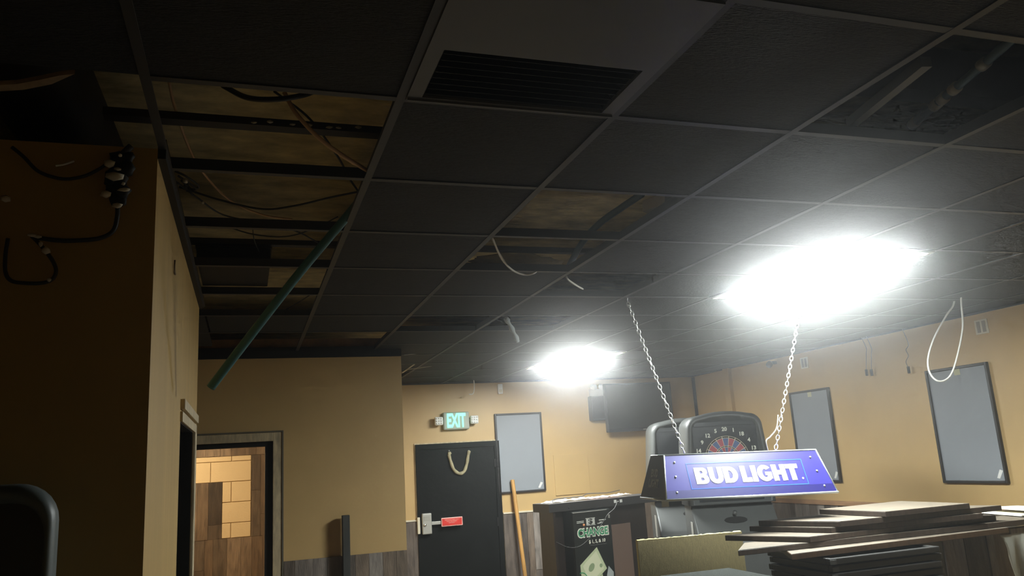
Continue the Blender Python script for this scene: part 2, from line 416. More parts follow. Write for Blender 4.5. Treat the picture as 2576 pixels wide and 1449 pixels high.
def tee_mesh(n, l, key):
    if key not in tile_me:
        bm = bmesh.new(); box_bm(bm, (-0.012, 0, 0), (0.012, l, 0.003)); box_bm(bm, (-0.0025, 0, 0.003), (0.0025, l, 0.040))
        bmesh.ops.recalc_face_normals(bm, faces=bm.faces)
        me = bpy.data.meshes.new(n); bm.to_mesh(me); bm.free(); me.materials.append(TEE); tile_me[key] = me
    return tile_me[key]
def in_room(c, r):
    x, y = X0[c], Y0[r]
    if x < -0.3 and 0 <= r <= 4: return False          # over the partition: open plenum
    if y + T > YM + 0.2 and x + T <= XC + 0.02: return False
    return True
for c in range(-4, 10):
    for r in range(-7, 13):
        x, y = X0[c], Y0[r]
        if not in_room(c, r): continue
        x1 = min(x + T, XR); y1 = min(y + T, YB)
        if y > YM - 0.1: x = max(x, XC)
        if r == 7 and c <= 1: y1 = YM
        if x1 - x < 0.05 or y1 - y < 0.05: continue
        # cross tee at the near side of the cell
        o = bpy.data.objects.new('cross_tee', tee_mesh('cross_tee', x1 - x, ('x', round(x1 - x, 3)))); COL.objects.link(o); o.parent = ceil
        o.location = (x, y, CZ); o.rotation_euler = (0, 0, -math.pi / 2)
        if (c, r) in missing or (c, r) in lights or (c, r) == VENT: continue
        o = bpy.data.objects.new('tile', tile_mesh(x1 - x, y1 - y)); COL.objects.link(o); o.parent = ceil
        o.location = (x, y, CZ + 0.0006 * ((c * 7 + r * 3) % 4))
for c in range(-4, 11):
    x = X0[c]
    if x > XR: continue
    y0, y1 = Y0[-7], YB
    if x < XC: y1 = YM
    if c < 0: y1 = Y0[0]
    if c == 0: y1 = YL1 + 0.1
    o = bpy.data.objects.new('main_runner', tee_mesh('main_runner', y1 - y0, ('y', c, round(y1 - y0, 3)))); COL.objects.link(o); o.parent = ceil
    o.location = (x, y0, CZ - 0.0008)

# fluorescent troffers
LENS = mat('lit_diffuser', (0.9, 0.9, 0.9), 0.5, emit=(0.93, 1.0, 0.985), estr=TROFFER)
LENS_DIM = mat('lit_dimmed_diffuser', (0.9, 0.9, 0.9), 0.5, emit=(0.95, 1.0, 0.985), estr=TROFFER * 0.82)   # dimmed to shrink its glow in the added haze
def troffer(x, y, label, sag, lens):
    e = empty('ceiling_light', (x, y, CZ)); tag(e, label, 'light', 'recessed fluorescent troffers')
    w, d = T, 2 * T
    boxes('frame', [((0.008, 0.008, -0.010), (0.030, d - 0.008, 0.08)), ((w - 0.030, 0.008, -0.010), (w - 0.008, d - 0.008, 0.08)),
                    ((0.030, 0.008, -0.010), (w - 0.030, 0.030, 0.08)), ((0.030, d - 0.030, -0.010), (w - 0.030, d - 0.008, 0.08)),
                    ((0.030, 0.030, 0.06), (w - 0.030, d - 0.030, 0.08))], WHITEP, e)
    # prismatic lens, sag shaped to spill light and imitate a bloom burst
    bm = bmesh.new(); nx, ny = 6, 8; G = []
    for j in range(ny + 1):
        rowv = []
        for i in range(nx + 1):
            u, v = i / nx, j / ny
            s = (1 - (2 * u - 1) ** 4) * (1 - (2 * v - 1) ** 6)
            rowv.append(bm.verts.new((0.030 + u * (w - 0.06), 0.030 + v * (d - 0.06), -0.006 - sag * s)))
        G.append(rowv)
    for j in range(ny):
        for i in range(nx): bm.faces.new((G[j][i], G[j + 1][i], G[j + 1][i + 1], G[j][i + 1]))
    fin('diffuser', bm, lens, e, smooth=True)
    return e
troffer(X0[5], Y0[2], 'large glaring white ceiling light nearest the camera, right of the hanging chains', 0.030, LENS)
troffer(X0[5], Y0[8], 'smaller-looking white ceiling light further back towards the television', 0.012, LENS_DIM)

# air register in the ceiling
VG = mat('register_paint', (0.085, 0.083, 0.082), 0.45)
vx, vy = X0[1], Y0[-1]
ve = empty('air_register', (vx, vy, CZ)); tag(ve, 'dark louvred air register set in a plain grey ceiling panel', 'vent')
boxes('face_plate', [((0.012, 0.012, -0.006), (T - 0.012, 0.325, 0.002)), ((0.012, 0.325, -0.006), (0.05, T - 0.012, 0.002)),
                     ((T - 0.05, 0.325, -0.006), (T - 0.012, T - 0.012, 0.002)), ((0.05, T - 0.035, -0.006), (T - 0.05, T - 0.012, 0.002))], VG, ve)
box('rail', (0.014, T - 0.026, -0.012), (T - 0.014, T - 0.020, -0.006), VG, ve)
boxes('duct_box', [((0.05, 0.325, 0.002), (0.055, T - 0.035, 0.12)), ((T - 0.055, 0.325, 0.002), (T - 0.05, T - 0.035, 0.12)), ((0.055, 0.325, 0.115), (T - 0.055, T - 0.035, 0.12)),
                   ((0.055, 0.325, 0.002), (T - 0.055, 0.33, 0.115)), ((0.055, T - 0.04, 0.002), (T - 0.055, T - 0.035, 0.115))], BLACKM, ve)
for k in range(8):
    y = 0.345 + k * 0.030
    prism('louvre', [(0.055, y, -0.004), (0.055, y + 0.002, -0.004), (0.055, y + 0.024, 0.022), (0.055, y + 0.022, 0.022)], (T - 0.11, 0, 0), BLACKM, ve)

# ------------------------------------------------------------------ plenum above the open grid
jm = mat('dark_joist', (0.020, 0.016, 0.012), 0.7)
def beam(name, p, q, w, h, m, label, cat, grp):
    p, q = Vector(p), Vector(q); d = (q - p); L_ = d.length
    o = box(name, (-w / 2, 0, -h / 2), (w / 2, L_, h / 2), m)
    y = d.normalized(); x = y.cross(Vector((0, 0, 1))).normalized(); zz = x.cross(y)
    M = Matrix((x, y, zz)).transposed().to_4x4(); M.translation = p; o.matrix_world = M
    return tag(o, label, cat, grp)
pa = at(960, 335, 2, 2.90)
beam('steel_strut', (-0.42, pa.y, 2.90), (3.6, pa.y, 2.90), 0.05, 0.025, jm, 'dark paint-spotted strut above the open ceiling, nearest the camera', 'strut', 'dark struts above the ceiling')
pb = at(845, 616, 2, 2.86)
beam('steel_strut', (-0.42, pb.y, 2.86), (3.6, pb.y, 2.86), 0.04, 0.025, jm, 'thin dark strut above the open ceiling, just before the black box', 'strut', 'dark struts above the ceiling')
st0 = [o for o in COL.objects if o.name.startswith('steel_strut')][0]
bpy.context.view_layer.update()
for i in range(7):
    k = i / 6
    o = blob('plaster_crumb', (0.02 + 0.32 * k + random.uniform(-.02, .02), pa.y - 0.026, 2.898 + random.uniform(-.006, .008)), random.uniform(.004, .009), CREAMP, None, (1.6, .4, .7), 1)
    o.parent = st0; o.matrix_parent_inverse = st0.matrix_world.inverted()
e = empty('ballast_box', (0, 0, 0)); tag(e, 'black metal box resting on the bare ceiling grid beside the partition', 'box')
box('case', (-0.222, Y0[3] + 0.02, CZ + 0.041), (0.10, Y0[4] - 0.02, CZ + 0.095), BLACKM, e, 0.004)
box('lid', (-0.228, Y0[3] + 0.012, CZ + 0.0955), (0.106, Y0[4] - 0.012, CZ + 0.101), BLACKM, e)
# black round duct over the partition and a torn curved board beside it
o = tube('round_duct', [(-0.62, 1.95, 3.00), (-0.60, 2.6, 3.00), (-0.58, 5.2, 3.00)], 0.15, BLACKM, res=20, sub=10)
tag(o, 'black round duct running above the left partition', 'duct')
def arc_board():
    pts = [at(-40, 232, 2, 2.80), at(60, 226, 2, 2.80), at(130, 212, 2, 2.80), at(188, 186, 2, 2.80), at(150, 190, 2, 2.80), at(105, 200, 2, 2.80), at(40, 212, 2, 2.80), at(-40, 216, 2, 2.80)]
    return prism('torn_drywall_strip', pts, (0, 0, 0.012), mat('torn_tan_board', (0.40, 0.28, 0.16), 0.8, var=0.2, scale=20))
tag(arc_board(), 'curved tan strip of torn drywall at the left edge of the open ceiling', 'drywall')
# a wooden block-off beyond the last row of tiles
bd = struct(box('trim_8', (-0.5, YM + 0.02, CZ + 0.002), (XC - 0.02, YM + 0.09, CZ + 0.10), mat('raw_stud', (0.20, 0.12, 0.06), 0.8, var=0.5, scale=9)))

# loose cables in the left opening (z just above or at the grid)
def cable(name, px, zv, rad, m, label, grp=None, cat='cable', axis=2, res=6):
    if not isinstance(zv, (list, tuple)): zv = [zv] * len(px)
    P = [at(x, y, axis, z_) for (x, y), z_ in zip(px, zv)]
    return tag(tube(name, P, rad, m, res=res, sub=8), label, cat, grp)
CG = 'cables in the left ceiling opening'
cable('ceiling_cable', [(425, 205), (440, 270), (475, 370), (515, 440), (580, 505), (660, 540), (735, 552)], [2.95, 2.92, 2.9, 2.88, 2.86, 2.84, 2.83], 0.0045, CABO, 'thin tan cable sagging along the left side of the ceiling opening', CG)
cable('ceiling_cable', [(715, 232), (745, 285), (800, 345), (860, 390), (925, 430)], [2.92, 2.86, 2.80, 2.77, 2.76], 0.0075, CABO, 'thick tan cable crossing the ceiling opening to the tile edge', CG)
cable('ceiling_cable', [(560, 215), (620, 245), (690, 250), (760, 240), (800, 225)], [2.93, 2.86, 2.84, 2.86, 2.93], 0.008, CABK, 'thick black cable looping below the nearest dark ceiling row', CG)
cable('ceiling_cable', [(690, 230), (780, 300), (850, 395), (880, 450), (903, 484)], [2.95, 2.93, 2.9, 2.88, 2.86], 0.004, CABK, 'black cable running steeply beside the thick tan cable', CG)
cable('ceiling_cable', [(903, 482), (830, 497), (740, 518), (660, 526), (560, 505), (450, 470)], [2.84, 2.82, 2.8, 2.8, 2.82, 2.86], 0.004, CABK, 'thin black cable sagging across the whole ceiling opening', CG)
cable('ceiling_cable', [(570, 570), (640, 590), (720, 595), (790, 575), (850, 545)], [2.82, 2.79, 2.78, 2.8, 2.82], 0.003, CABK, 'fine black cable drooping under the third bare tee', CG)
cable('ceiling_cable', [(440, 455), (500, 500), (560, 540), (650, 560), (740, 580), (800, 610)], [2.86, 2.84, 2.83, 2.82, 2.81, 2.8], 0.0035, CABK, 'thin black cable rising from the partition towards the conduit', CG)
cable('ceiling_cable', [(635, 570), (640, 605), (655, 640), (668, 668)], [2.84, 2.82, 2.81, 2.8], 0.0025, CABK, 'short fine black wire hanging above the black box', CG)
cable('ceiling_cable', [(790, 735), (760, 755), (720, 778)], 2.78, 0.003, CABK, 'short fine dark wire near the far tile of the opening', CG)
e = empty('wire_bundle'); tag(e, 'tangled dark wire bundle at the partition top', 'wires')
for k in range(4):
    P = [at(440 + 8 * k, 430 + 12 * k, 2, 2.82), at(470 + 4 * k, 445 + 14 * k, 2, 2.80 + .01 * k), at(500 - 6 * k, 470 + 6 * k, 2, 2.80), at(470, 480 - 6 * k, 2, 2.83)]
    tube('strand', P, 0.004, CABK, e, res=5)
blob('plaster_bit', at(466, 455, 2, 2.80), 0.010, CREAMP, e, sub=1)
blob('plaster_bit', at(510, 510, 2, 2.80), 0.007, CREAMP, e, sub=1)

# corrugated teal conduit dangling from the grid
TEAL = mat('teal_conduit', (0.034, 0.125, 0.13), 0.45)
ptop = at(878, 538, 2, CZ + 0.03); pm = at(700, 755, 1, 3.05); pbot = at(530, 975, 1, 3.25)
o = tube('flexible_conduit', [ptop + Vector((0.05, -0.10, 0.05)), ptop, ptop.lerp(pbot, 0.35) + Vector((0, 0, 0.012)), ptop.lerp(pbot, 0.7) + Vector((0, 0, .008)), pbot], 0.0172, TEAL, res=12, sub=30,
         rfun=lambda t: 1.0 + 0.10 * math.sin(t * 120 * math.pi / 1.0))
tag(o, 'long teal corrugated conduit dangling from the ceiling past the left wall', 'conduit')

# items in the opening between the 2nd and 3rd runners
BLUE = mat('blue_pipe', (0.07, 0.15, 0.24), 0.4)
o = tube('blue_conduit', [at(1430, 672, 2, 2.80), at(1465, 610, 2, 2.86), at(1505, 565, 2, 2.92), at(1560, 525, 2, 2.96), at(1615, 488, 2, 2.97)], 0.017, BLUE, res=10)
tag(o, 'blue flexible conduit crossing the open ceiling bays', 'conduit')
CW = 'loose white cables hanging from the ceiling'
cable('white_cable', [(1238, 598), (1262, 650), (1290, 680), (1320, 691), (1345, 686), (1360, 668)], [2.80, 2.76, 2.73, 2.72, 2.73, 2.78], 0.0052, CABW, 'white cable looping below the first open ceiling bay', CW)
cable('white_cable', [(1242, 604), (1252, 630), (1270, 658), (1283, 676)], [2.85, 2.82, 2.79, 2.76], 0.004, CABW, 'short white cable just beside the looping one', CW)
cable('white_cable', [(1424, 694), (1430, 704), (1450, 718), (1466, 727)], [2.76, 2.74, 2.73, 2.735], 0.0055, CABW, 'short white cable end poking out at the grid crossing', CW)
o = blob('insulation_tuft', (0, 0, 0), 0.10, mat('pale_insulation', (0.62, 0.55, 0.40), 0.9, bump=0.6, bscale=50), None, (2.4, .5, .5), 3, .25)
o.location = at(1330, 645, 2, 2.83) + Vector((0.0, 0.22, 0.02)); tag(o, 'ragged pale insulation lying along the open ceiling bay', 'insulation')
# a wooden hanger block seen in the bay corner
o = box('wood_block', (0, 0, 0), (0.09, 0.12, 0.05), mat('pale_wood', (0.48, 0.40, 0.28), 0.7)); o.location = at(1672, 512, 2, 2.80); o.rotation_euler = (0, .2, .4)
tag(o, 'small pale block lodged in the corner of the open bay', 'wood block')

# upper right open bay : conduits above the missing tile
GP = mat('grey_blue_pipe', (0.10, 0.16, 0.20), 0.5)
e = empty('conduit_run'); tag(e, 'grey-blue conduit with pale fittings above the upper right open bay', 'conduit')
c0, c1 = at(2290, 318, 2, 2.86), at(2540, 105, 2, 2.90)
cyl('pipe', c0, c1 + (c1 - c0) * 0.5, 0.014, GP, e, 10)
for k in (0.05, 0.3, 0.38, 0.5, 0.78):
    p = c0.lerp(c1, k); cyl('fitting', p - (c1 - c0).normalized() * 0.018, p + (c1 - c0).normalized() * 0.012, 0.019, CREAMP if k < .6 else LIGHTG, e, 10)
o = beam('steel_strut', at(2140, 310, 2, 2.80), at(2330, 155, 2, 2.80), 0.03, 0.03, mat('grey_strut', (0.07, 0.065, 0.06), .5), 'grey strut lying along the edge of the upper right open bay', 'strut', 'dark struts above the ceiling')
for yy in (1.60, 2.03): struct(box('ceiling_joist', (1.3, yy, 3.0), (3.6, yy + 0.09, DECK), jm))

# short grey stub, sensor and bits near the back of the room
e = empty('pipe_stub'); tag(e, 'short grey wrapped pipe stub hanging from the ceiling', 'pipe')
sa, sb = at(1272, 799, 2, CZ + 0.004), at(1303, 860, 1, 5.12)
tube('sleeve', [sa, sa.lerp(sb, .5) + Vector((.004, 0, 0)), sb], 0.016, mat('grey_wrap', (0.42, 0.47, 0.46), .6), e, res=10, rfun=lambda t: 1 + .25 * math.sin(t * 17))
blob('tape_lump', sa.lerp(sb, .12), 0.024, MATS['grey_wrap'], e, sub=1)
blob('tape_lump', sa.lerp(sb, .85), 0.022, MATS['grey_wrap'], e, sub=1)
p = at(1141, 922, 1, 7.9)
e = empty('ceiling_sensor', p); tag(e, 'cream box sensor with a red cone hanging at the back ceiling', 'sensor')
box('box', (-0.062, -0.03, -0.014), (0.062, 0.03, 0.014), CREAMP, e, 0.004)
loft('cone', [[(0.028 * math.cos(a), 0.028 * math.sin(a), 0.0141) for a in [k * math.pi / 6 for k in range(12)]],
              [(0.008 * math.cos(a), 0.008 * math.sin(a), 0.13) for a in [k * math.pi / 6 for k in range(12)]]], mat('red_cone', (0.30, 0.06, 0.04), .5), e)
cyl('stem', (0, 0, 0.13), (0, 0, CZ - p.z + 0.002), 0.006, TEE, e, 8)
cable('white_cable', [(1188, 938), (1192, 958), (1193, 975), (1190, 990), (1180, 992)], [9.1] * 5, 0.006, CABW, 'white cable end hanging from the ceiling above the exit sign', CW, axis=1)
for i, (a, b, lab) in enumerate((((1012, 938), (1075, 893), 'broken light tee piece leaning in the far left ceiling bay'), ((1022, 930), (1150, 912), 'second broken tee piece lying flatter in the far ceiling bay'), ((1016, 893), (1070, 888), 'short broken tee piece tight against the wall corner'))):
    beam('broken_tee', at(a[0], a[1], 2, CZ - 0.01), at(b[0], b[1], 2, CZ + 0.02), 0.018, 0.004, LIGHTG, lab, 'tee', 'broken tee pieces at the back')

# big white cable loop on the right
cable('white_cable', [(2425, 640), (2417, 700), (2418, 760), (2422, 820), (2412, 880), (2396, 935), (2378, 956), (2356, 957), (2338, 935), (2335, 900), (2350, 850), (2380, 795), (2398, 768), (2402, 740)],
      [4.35, 4.32, 4.3, 4.3, 4.3, 4.3, 4.3, 4.31, 4.33, 4.35, 4.37, 4.4, 4.42, 4.44], 0.0065, CABW, 'large white cable loop hanging in front of the right board', CW, axis=1)
# plugs hanging on thin cords by the right wall
for i, ((x, y0_, y1_), lab) in enumerate((((2187, 890, 962), 'left of two dark plugs hanging together on the right wall'), ((2200, 890, 962), 'right of two dark plugs hanging together on the right wall'), ((2290, 880, 955), 'single dark plug hanging on a wavy cord near the big board'))):
    e = empty('hanging_plug'); tag(e, lab, 'plug', 'plugs hanging on the right wall')
    XW = XR - 0.03; pts = [at(x - 8 + (3 if k % 2 else -3) * (i == 2), y0_ - 30 + (y1_ - y0_) * k / 5, 0, XW) for k in range(6)]
    a = pts[-1]
    tube('cord', [Vector((XW, a.y, CZ + 0.01))] + pts[1:], 0.0035, mat('grey_cord', (0.20, 0.17, 0.14), .6), e, res=5)
    cyl('plug', a + Vector((0, 0, 0.01)), a - Vector((0, 0, 0.05)), 0.012, CABK, e, 8)

# ------------------------------------------------------------------ exit door and its fittings
d1 = struct(empty('door_1', (1.86, YB, 0)))
DW, DH = 1.01, 2.03
boxes('frame', [((0, -0.03, 0), (0.06, 0, DH)), ((DW - 0.06, -0.03, 0), (DW, 0, DH)), ((0.06, -0.03, DH - 0.06), (DW - 0.06, 0, DH))], BLACKDOOR, d1)
box('slab', (0.062, -0.018, 0.005), (DW - 0.062, -0.002, DH - 0.062), BLACKDOOR, d1)
boxes('chipped_edge', [((-0.012, -0.012, 0), (-0.0005, 0, DH)), ((-0.012, -0.014, DH + .0005), (DW, 0, DH + 0.014))], WORN, d1)
for zz in (1.72, 1.05, 0.3): box('hinge', (DW - 0.075, -0.034, zz), (DW - 0.055, -0.0301, zz + 0.10), BLACKM, d1)
# alarm lock
lz = at(1069, 1318, 1, YB - 0.05).z
e = empty('exit_alarm', (1.955, YB - 0.018, lz)); tag(e, 'grey exit alarm with a red push paddle on the black door', 'door alarm')
box('case', (-0.055, -0.055, -0.115), (0.055, 0, 0.115), LIGHTG, e, 0.012, 3)
box('label_plate', (-0.035, -0.0570, 0.035), (0.035, -0.0552, 0.085), mat('label_grey', (0.33, 0.32, 0.28), .5), e, 0.0008, 1)
cyl('key_cylinder', (-0.025, -0.055, -0.012), (-0.025, -0.062, -0.012), 0.016, CHROME, e, 16)
box('arm', (0.056, -0.040, -0.018), (0.18, -0.030, 0.018), LIGHTG, e, 0.003)
RED = mat('red_paddle', (0.62, 0.035, 0.025), .4)
pd = box('paddle', (0.165, -0.056, -0.046), (0.415, -0.041, 0.050), mat('paddle_rim', (0.78, 0.42, 0.36), .4), e, 0.006, 2)
box('paddle_face', (0.175, -0.0575, -0.036), (0.405, -0.0562, 0.040), RED, pd)
PT = mat('pale_red_print', (0.85, 0.45, 0.38), .5)
text('lettering', 'EMERGENCY EXIT ONLY', PT, pd, frame_mat((0.29, -0.0578, 0.026), (1, 0, 0), (0, 0, 1)), width=0.17, height=0.013, extrude=.0008)
text('lettering', 'PUSH TO OPEN', PT, pd, frame_mat((0.285, -0.0578, 0.008), (1, 0, 0), (0, 0, 1)), width=0.115, height=0.012, extrude=.0008)
text('lettering', 'ALARM SOUNDS', PT, pd, frame_mat((0.285, -0.0578, -0.008), (1, 0, 0), (0, 0, 1)), width=0.07, height=0.010, extrude=.0008)
box('strike_plate', (-0.105, -0.03, -0.105), (-0.075, 0.010, 0.075), CREAMP, e, 0.004)
# strap on the door
e = empty('strap_loop'); tag(e, 'frayed beige strap hanging in a loop on the black door', 'strap')
Y = YB - 0.035
P = [at(1129, 1143, 1, Y), at(1133, 1158, 1, Y), at(1140, 1178, 1, Y), at(1150, 1189, 1, Y), at(1160, 1191, 1, Y), at(1168, 1185, 1, Y), at(1174, 1168, 1, Y), at(1177, 1150, 1, Y), at(1180, 1134, 1, Y)]
STRAP = mat('beige_strap', (0.34, 0.30, 0.18), .8, var=.25, scale=30)
tube('band', P, 0.019, STRAP, e, res=8, sub=6, rfun=lambda t: 1 + .10 * math.sin(t * 40))
blob('knot', at(1131, 1141, 1, Y), 0.022, STRAP, e, (1, .6, 1), 2, .2)
cyl('nail', at(1130, 1134, 1, Y), at(1130, 1134, 1, Y) + Vector((0, 0.02, 0)), 0.008, LIGHTG, e, 8)
cyl('nail', at(1180, 1134, 1, Y), at(1180, 1134, 1, Y) + Vector((0, 0.02, 0)), 0.008, LIGHTG, e, 8)

# exit sign with two emergency heads
ex = at(1147, 1058, 1, YB - 0.05)
e = empty('exit_sign', (ex.x, YB, ex.z)); tag(e, 'green lit exit sign with two white lamp heads over the door', 'exit sign')
box('housing', (-0.155, -0.07, -0.105), (0.160, -0.001, 0.10), mat('sign_housing', (0.40, 0.42, 0.36), .5), e, 0.018, 3)
GRE = mat('green_letters', (0.1, 0.6, 0.4), .5, emit=(0.20, 1.0, 0.50), estr=0.36)
text('lettering', 'EXIT', GRE, e, frame_mat((0.0, -0.0715, 0.002), (1, 0, 0), (0, 0, 1)), width=0.225, height=0.165, bold=.035, extrude=.003)
for sx in (-1, 1):
    hx = sx * 0.215
    hd = box('lamp_head', (hx - 0.048, -0.105, -0.048), (hx + 0.048, -0.055, 0.048), WHITEP, e, 0.014, 3)
    for i in range(3):
        for j in range(3):
            cyl('led', (hx - 0.028 + .028 * i, -0.106, -0.028 + .028 * j), (hx - 0.028 + .028 * i, -0.111, -0.028 + .028 * j), 0.009, mat('led_lens', (.8, .8, .76), .15), hd, 8)
    box('arm', (min(sx * 0.155, hx), -0.055, -0.012), (max(sx * 0.155, hx), -0.03, 0.012), WHITEP, e, 0.003)

# ------------------------------------------------------------------ blue-grey boards in dark frames
def board(mw, w, h, label, tape=True):
    e = empty('notice_board', mw=mw); tag(e, label, 'board', 'dark-framed boards on the walls')
    f = 0.022
    for nm, lo, hi in (('frame_rail', (0, -0.028, 0), (f, 0, h)), ('frame_rail', (w - f, -0.028, 0), (w, 0, h)), ('frame_rail', (f, -0.028, 0), (w - f, 0, f)), ('frame_rail', (f, -0.028, h - f), (w - f, 0, h))):
        box(nm, lo, hi, DARKF, e, 0.004)
    p = box('panel', (f, -0.014, f), (w - f, -0.002, h - f), BLUEB, e)
    prism('corner_sticker', [(w - f - 0.075, -0.0145, f + 0.02), (w - f - 0.05, -0.0145, f + 0.015), (w - f - 0.012, -0.0145, f + 0.075), (w - f - 0.04, -0.0145, f + 0.085)], (0, -0.001, 0), WHITEP, e)
    if tape: box('tape', (w * .47, -0.0150, h - f - 0.05), (w * .47 + 0.06, -0.0142, h - f), mat('masking_tape', (0.52, 0.50, 0.32), .7), e)
    return e
a, b = at(1253, 1243, 1, YB), at(1376, 1036, 1, YB)
board(Matrix.Translation((a.x, YB - 0.002, a.z)), 0.60, b.z - a.z, 'blue-grey board in a dark frame beside the black exit door', False)
def rboard(y_far, z0, w, h, label):
    M = Matrix(((0, 1, 0), (-1, 0, 0), (0, 0, 1))).to_4x4()     # local x -> -y (towards camera), local -y -> -x
    M = Matrix(((0, 1, 0, XR - 0.002), (-1, 0, 0, y_far), (0, 0, 1, z0), (0, 0, 0, 1)))
    return board(M, w, h, label)
rboard(5.46, 1.39, 0.62, 0.945, 'largest-looking blue-grey board in a dark frame, near the right edge')
rboard(7.335, 1.385, 0.625, 0.94, 'blue-grey board in a dark frame partly hidden by the blue lamp')

# flat cover panel on the back wall
a, b = at(1398, 1247, 1, YB), at(1477, 1140, 1, YB)
o = box('access_panel', (a.x, YB - 0.012, a.z), (b.x, YB - 0.001, b.z), PAINT, None, 0.003); tag(o, 'flat tan access panel on the wall beside the small board', 'panel')
# motion sensor, emergency light, outlets, small camera
p = at(1257, 979, 1, YB); e = empty('motion_sensor', (p.x, YB, p.z)); tag(e, 'small white motion sensor high on the back wall', 'sensor')
box('case', (-0.03, -0.035, -0.06), (0.03, -0.001, 0.06), WHITEP, e, 0.008); box('lens', (-0.02, -0.038, -0.045), (0.02, -0.0352, -0.005), CREAMP, e, 0.001, 1)
p = at(1499, 985, 1, YB); e = empty('emergency_light', (p.x, YB, p.z)); tag(e, 'white two-headed emergency light beside the television', 'emergency light')
box('case', (-0.10, -0.06, -0.07), (0.10, -0.001, 0.03), WHITEP, e, 0.01)
for sx in (-0.055, 0.055): cyl('lamp_head', (sx, -0.03, 0.055), (sx, -0.10, 0.045), 0.035, WHITEP, e, 16)
for (px, py, s, lab) in ((2470, 822, 1.0, 'white double outlet plate above the largest-looking board'), (2024, 913, 1.0, 'white double outlet plate above the board behind the lamp')):
    p = at(px, py, 0, XR); e = empty('outlet_plate', (XR, p.y, p.z)); tag(e, lab, 'outlet')
    box('plate', (-0.006, -0.06, -0.058), (-0.0005, 0.06, 0.058), CREAMP, e, 0.002)
    for yy in (-0.025, 0.025): box('socket', (-0.009, yy - 0.016, -0.045), (-0.0062, yy + 0.016, 0.045), mat('socket_grey', (.30, .26, .20), .5), e, 0.001, 1)
p = at(1952, 912, 0, XR); e = empty('wall_camera', (XR, p.y, p.z)); tag(e, 'small dark wall camera near the top of the right wall', 'camera')
box('bracket', (-0.05, -0.015, -0.015), (-0.0005, 0.015, 0.015), BLACKM, e); cyl('body', (-0.06, 0.03, -0.01), (-0.13, -0.05, -0.03), 0.035, mat('camera_grey', (.12, .11, .11), .4), e, 14)

# television and speaker in the back corner
tl, trr = at(1530, 1088, 1, 9.12), at(1698, 1081, 1, 9.12)
e = empty('television', (tl.x, 9.12, tl.z)); tag(e, 'large black flat television high in the back corner', 'television')
tw, th = trr.x - tl.x, 0.60
box('body', (0, 0.0, 0), (tw, 0.06, th), TVBODY, e, 0.010)
box('screen', (0.02, -0.0015, 0.04), (tw - 0.02, -0.0002, th - 0.02), mat('tv_screen', (0.012, 0.013, 0.015), .22), e)
box('logo_plate', (tw * .52, -0.003, 0.014), (tw * .52 + 0.045, -0.0016, 0.024), LIGHTG, e)
box('wall_mount', (tw * .35, 0.06, 0.15), (tw * .65, 0.188, 0.45), BLACKM, e)
a, b = at(1491, 1058, 1, 9.2), at(1530, 995, 1, 9.2)
e = empty('wall_speaker', (a.x, 9.2, a.z)); tag(e, 'dark grey box speaker on the wall left of the television', 'speaker')
box('case', (0, 0, 0), (b.x - a.x, 0.108, b.z - a.z), mat('speaker_grey', (0.03, 0.03, 0.032), .6), e, 0.012, 3)
box('grille', (0.012, -0.004, 0.02), (b.x - a.x - 0.012, 0.0, b.z - a.z - 0.02), mat('speaker_cloth', (0.02, 0.02, 0.021), .9), e)

# ------------------------------------------------------------------ beer sign pool lamp on chains
Lb, Lt, Wb, Wt, Hh = 1.02, 0.93, 0.42, 0.207, 0.239
yaw, tilt = -0.14, -0.022
ax = Vector((math.cos(yaw) * math.cos(tilt), math.sin(yaw) * math.cos(tilt), math.sin(tilt))); bk = Vector((-math.sin(yaw), math.cos(yaw), 0)); uu = ax.cross(bk)
LM = Matrix((ax, bk, uu)).transposed().to_4x4(); LM.translation = (2.70, 4.13, 1.522)
lamp = empty('pool_table_lamp', mw=LM); tag(lamp, 'blue hanging pool table lamp with white BUD LIGHT lettering', 'lamp')
BUDB = mat('lamp_blue_plastic', (0.024, 0.020, 0.165), 0.33, var=0.04, scale=4, coat=0.3)
BUDD = mat('lamp_deep_blue', (0.010, 0.008, 0.09), 0.33)
BUDL = mat('lamp_line_blue', (0.03, 0.10, 0.45), 0.26)
ENDB = mat('lamp_end_navy', (0.030, 0.036, 0.075), 0.55, spec=0.2)
SILV = mat('lamp_rail_silver', (0.62, 0.66, 0.66), 0.3, metal=0.7)
def q4(name, pts, m, parent, th=0.004):
    a, b, c, d = [Vector(p) for p in pts]; n = (b - a).cross(d - a).normalized()
    return prism(name, [a, b, c, d], -n * th, m, parent)
fl = [(-Lb / 2, -Wb / 2, 0), (Lb / 2, -Wb / 2, 0), (Lt / 2, -Wt / 2, Hh), (-Lt / 2, -Wt / 2, Hh)]
fp = q4('front_panel', fl, BUDB, lamp)
bl = [(Lb / 2, Wb / 2, 0), (-Lb / 2, Wb / 2, 0), (-Lt / 2, Wt / 2, Hh), (Lt / 2, Wt / 2, Hh)]
q4('back_panel', bl, BUDB, lamp)
for s in (-1, 1):
    ep = [(s * Lb / 2, Wb / 2 * s * 1, 0), (s * Lb / 2, -Wb / 2 * s, 0), (s * Lt / 2, -Wt / 2 * s, Hh), (s * Lt / 2, Wt / 2 * s, Hh)]
    ep = [ep[0], ep[1], ep[2], ep[3]] if s < 0 else ep
    q4('end_panel', [ep[1], ep[0], ep[3], ep[2]] if False else ep, ENDB, lamp)
box('top_panel', (-Lt / 2, -Wt / 2, Hh - 0.004), (Lt / 2, Wt / 2, Hh), BUDD, lamp)
def rail(p, q, rad=0.006): return tube('edge_rail', [p, q], rad, SILV, lamp, res=6, sub=1)
C8 = [Vector(p) for p in (fl[0], fl[1], fl[2], fl[3])]; K8 = [Vector(p) for p in (bl[1], bl[0], bl[3], bl[2])]
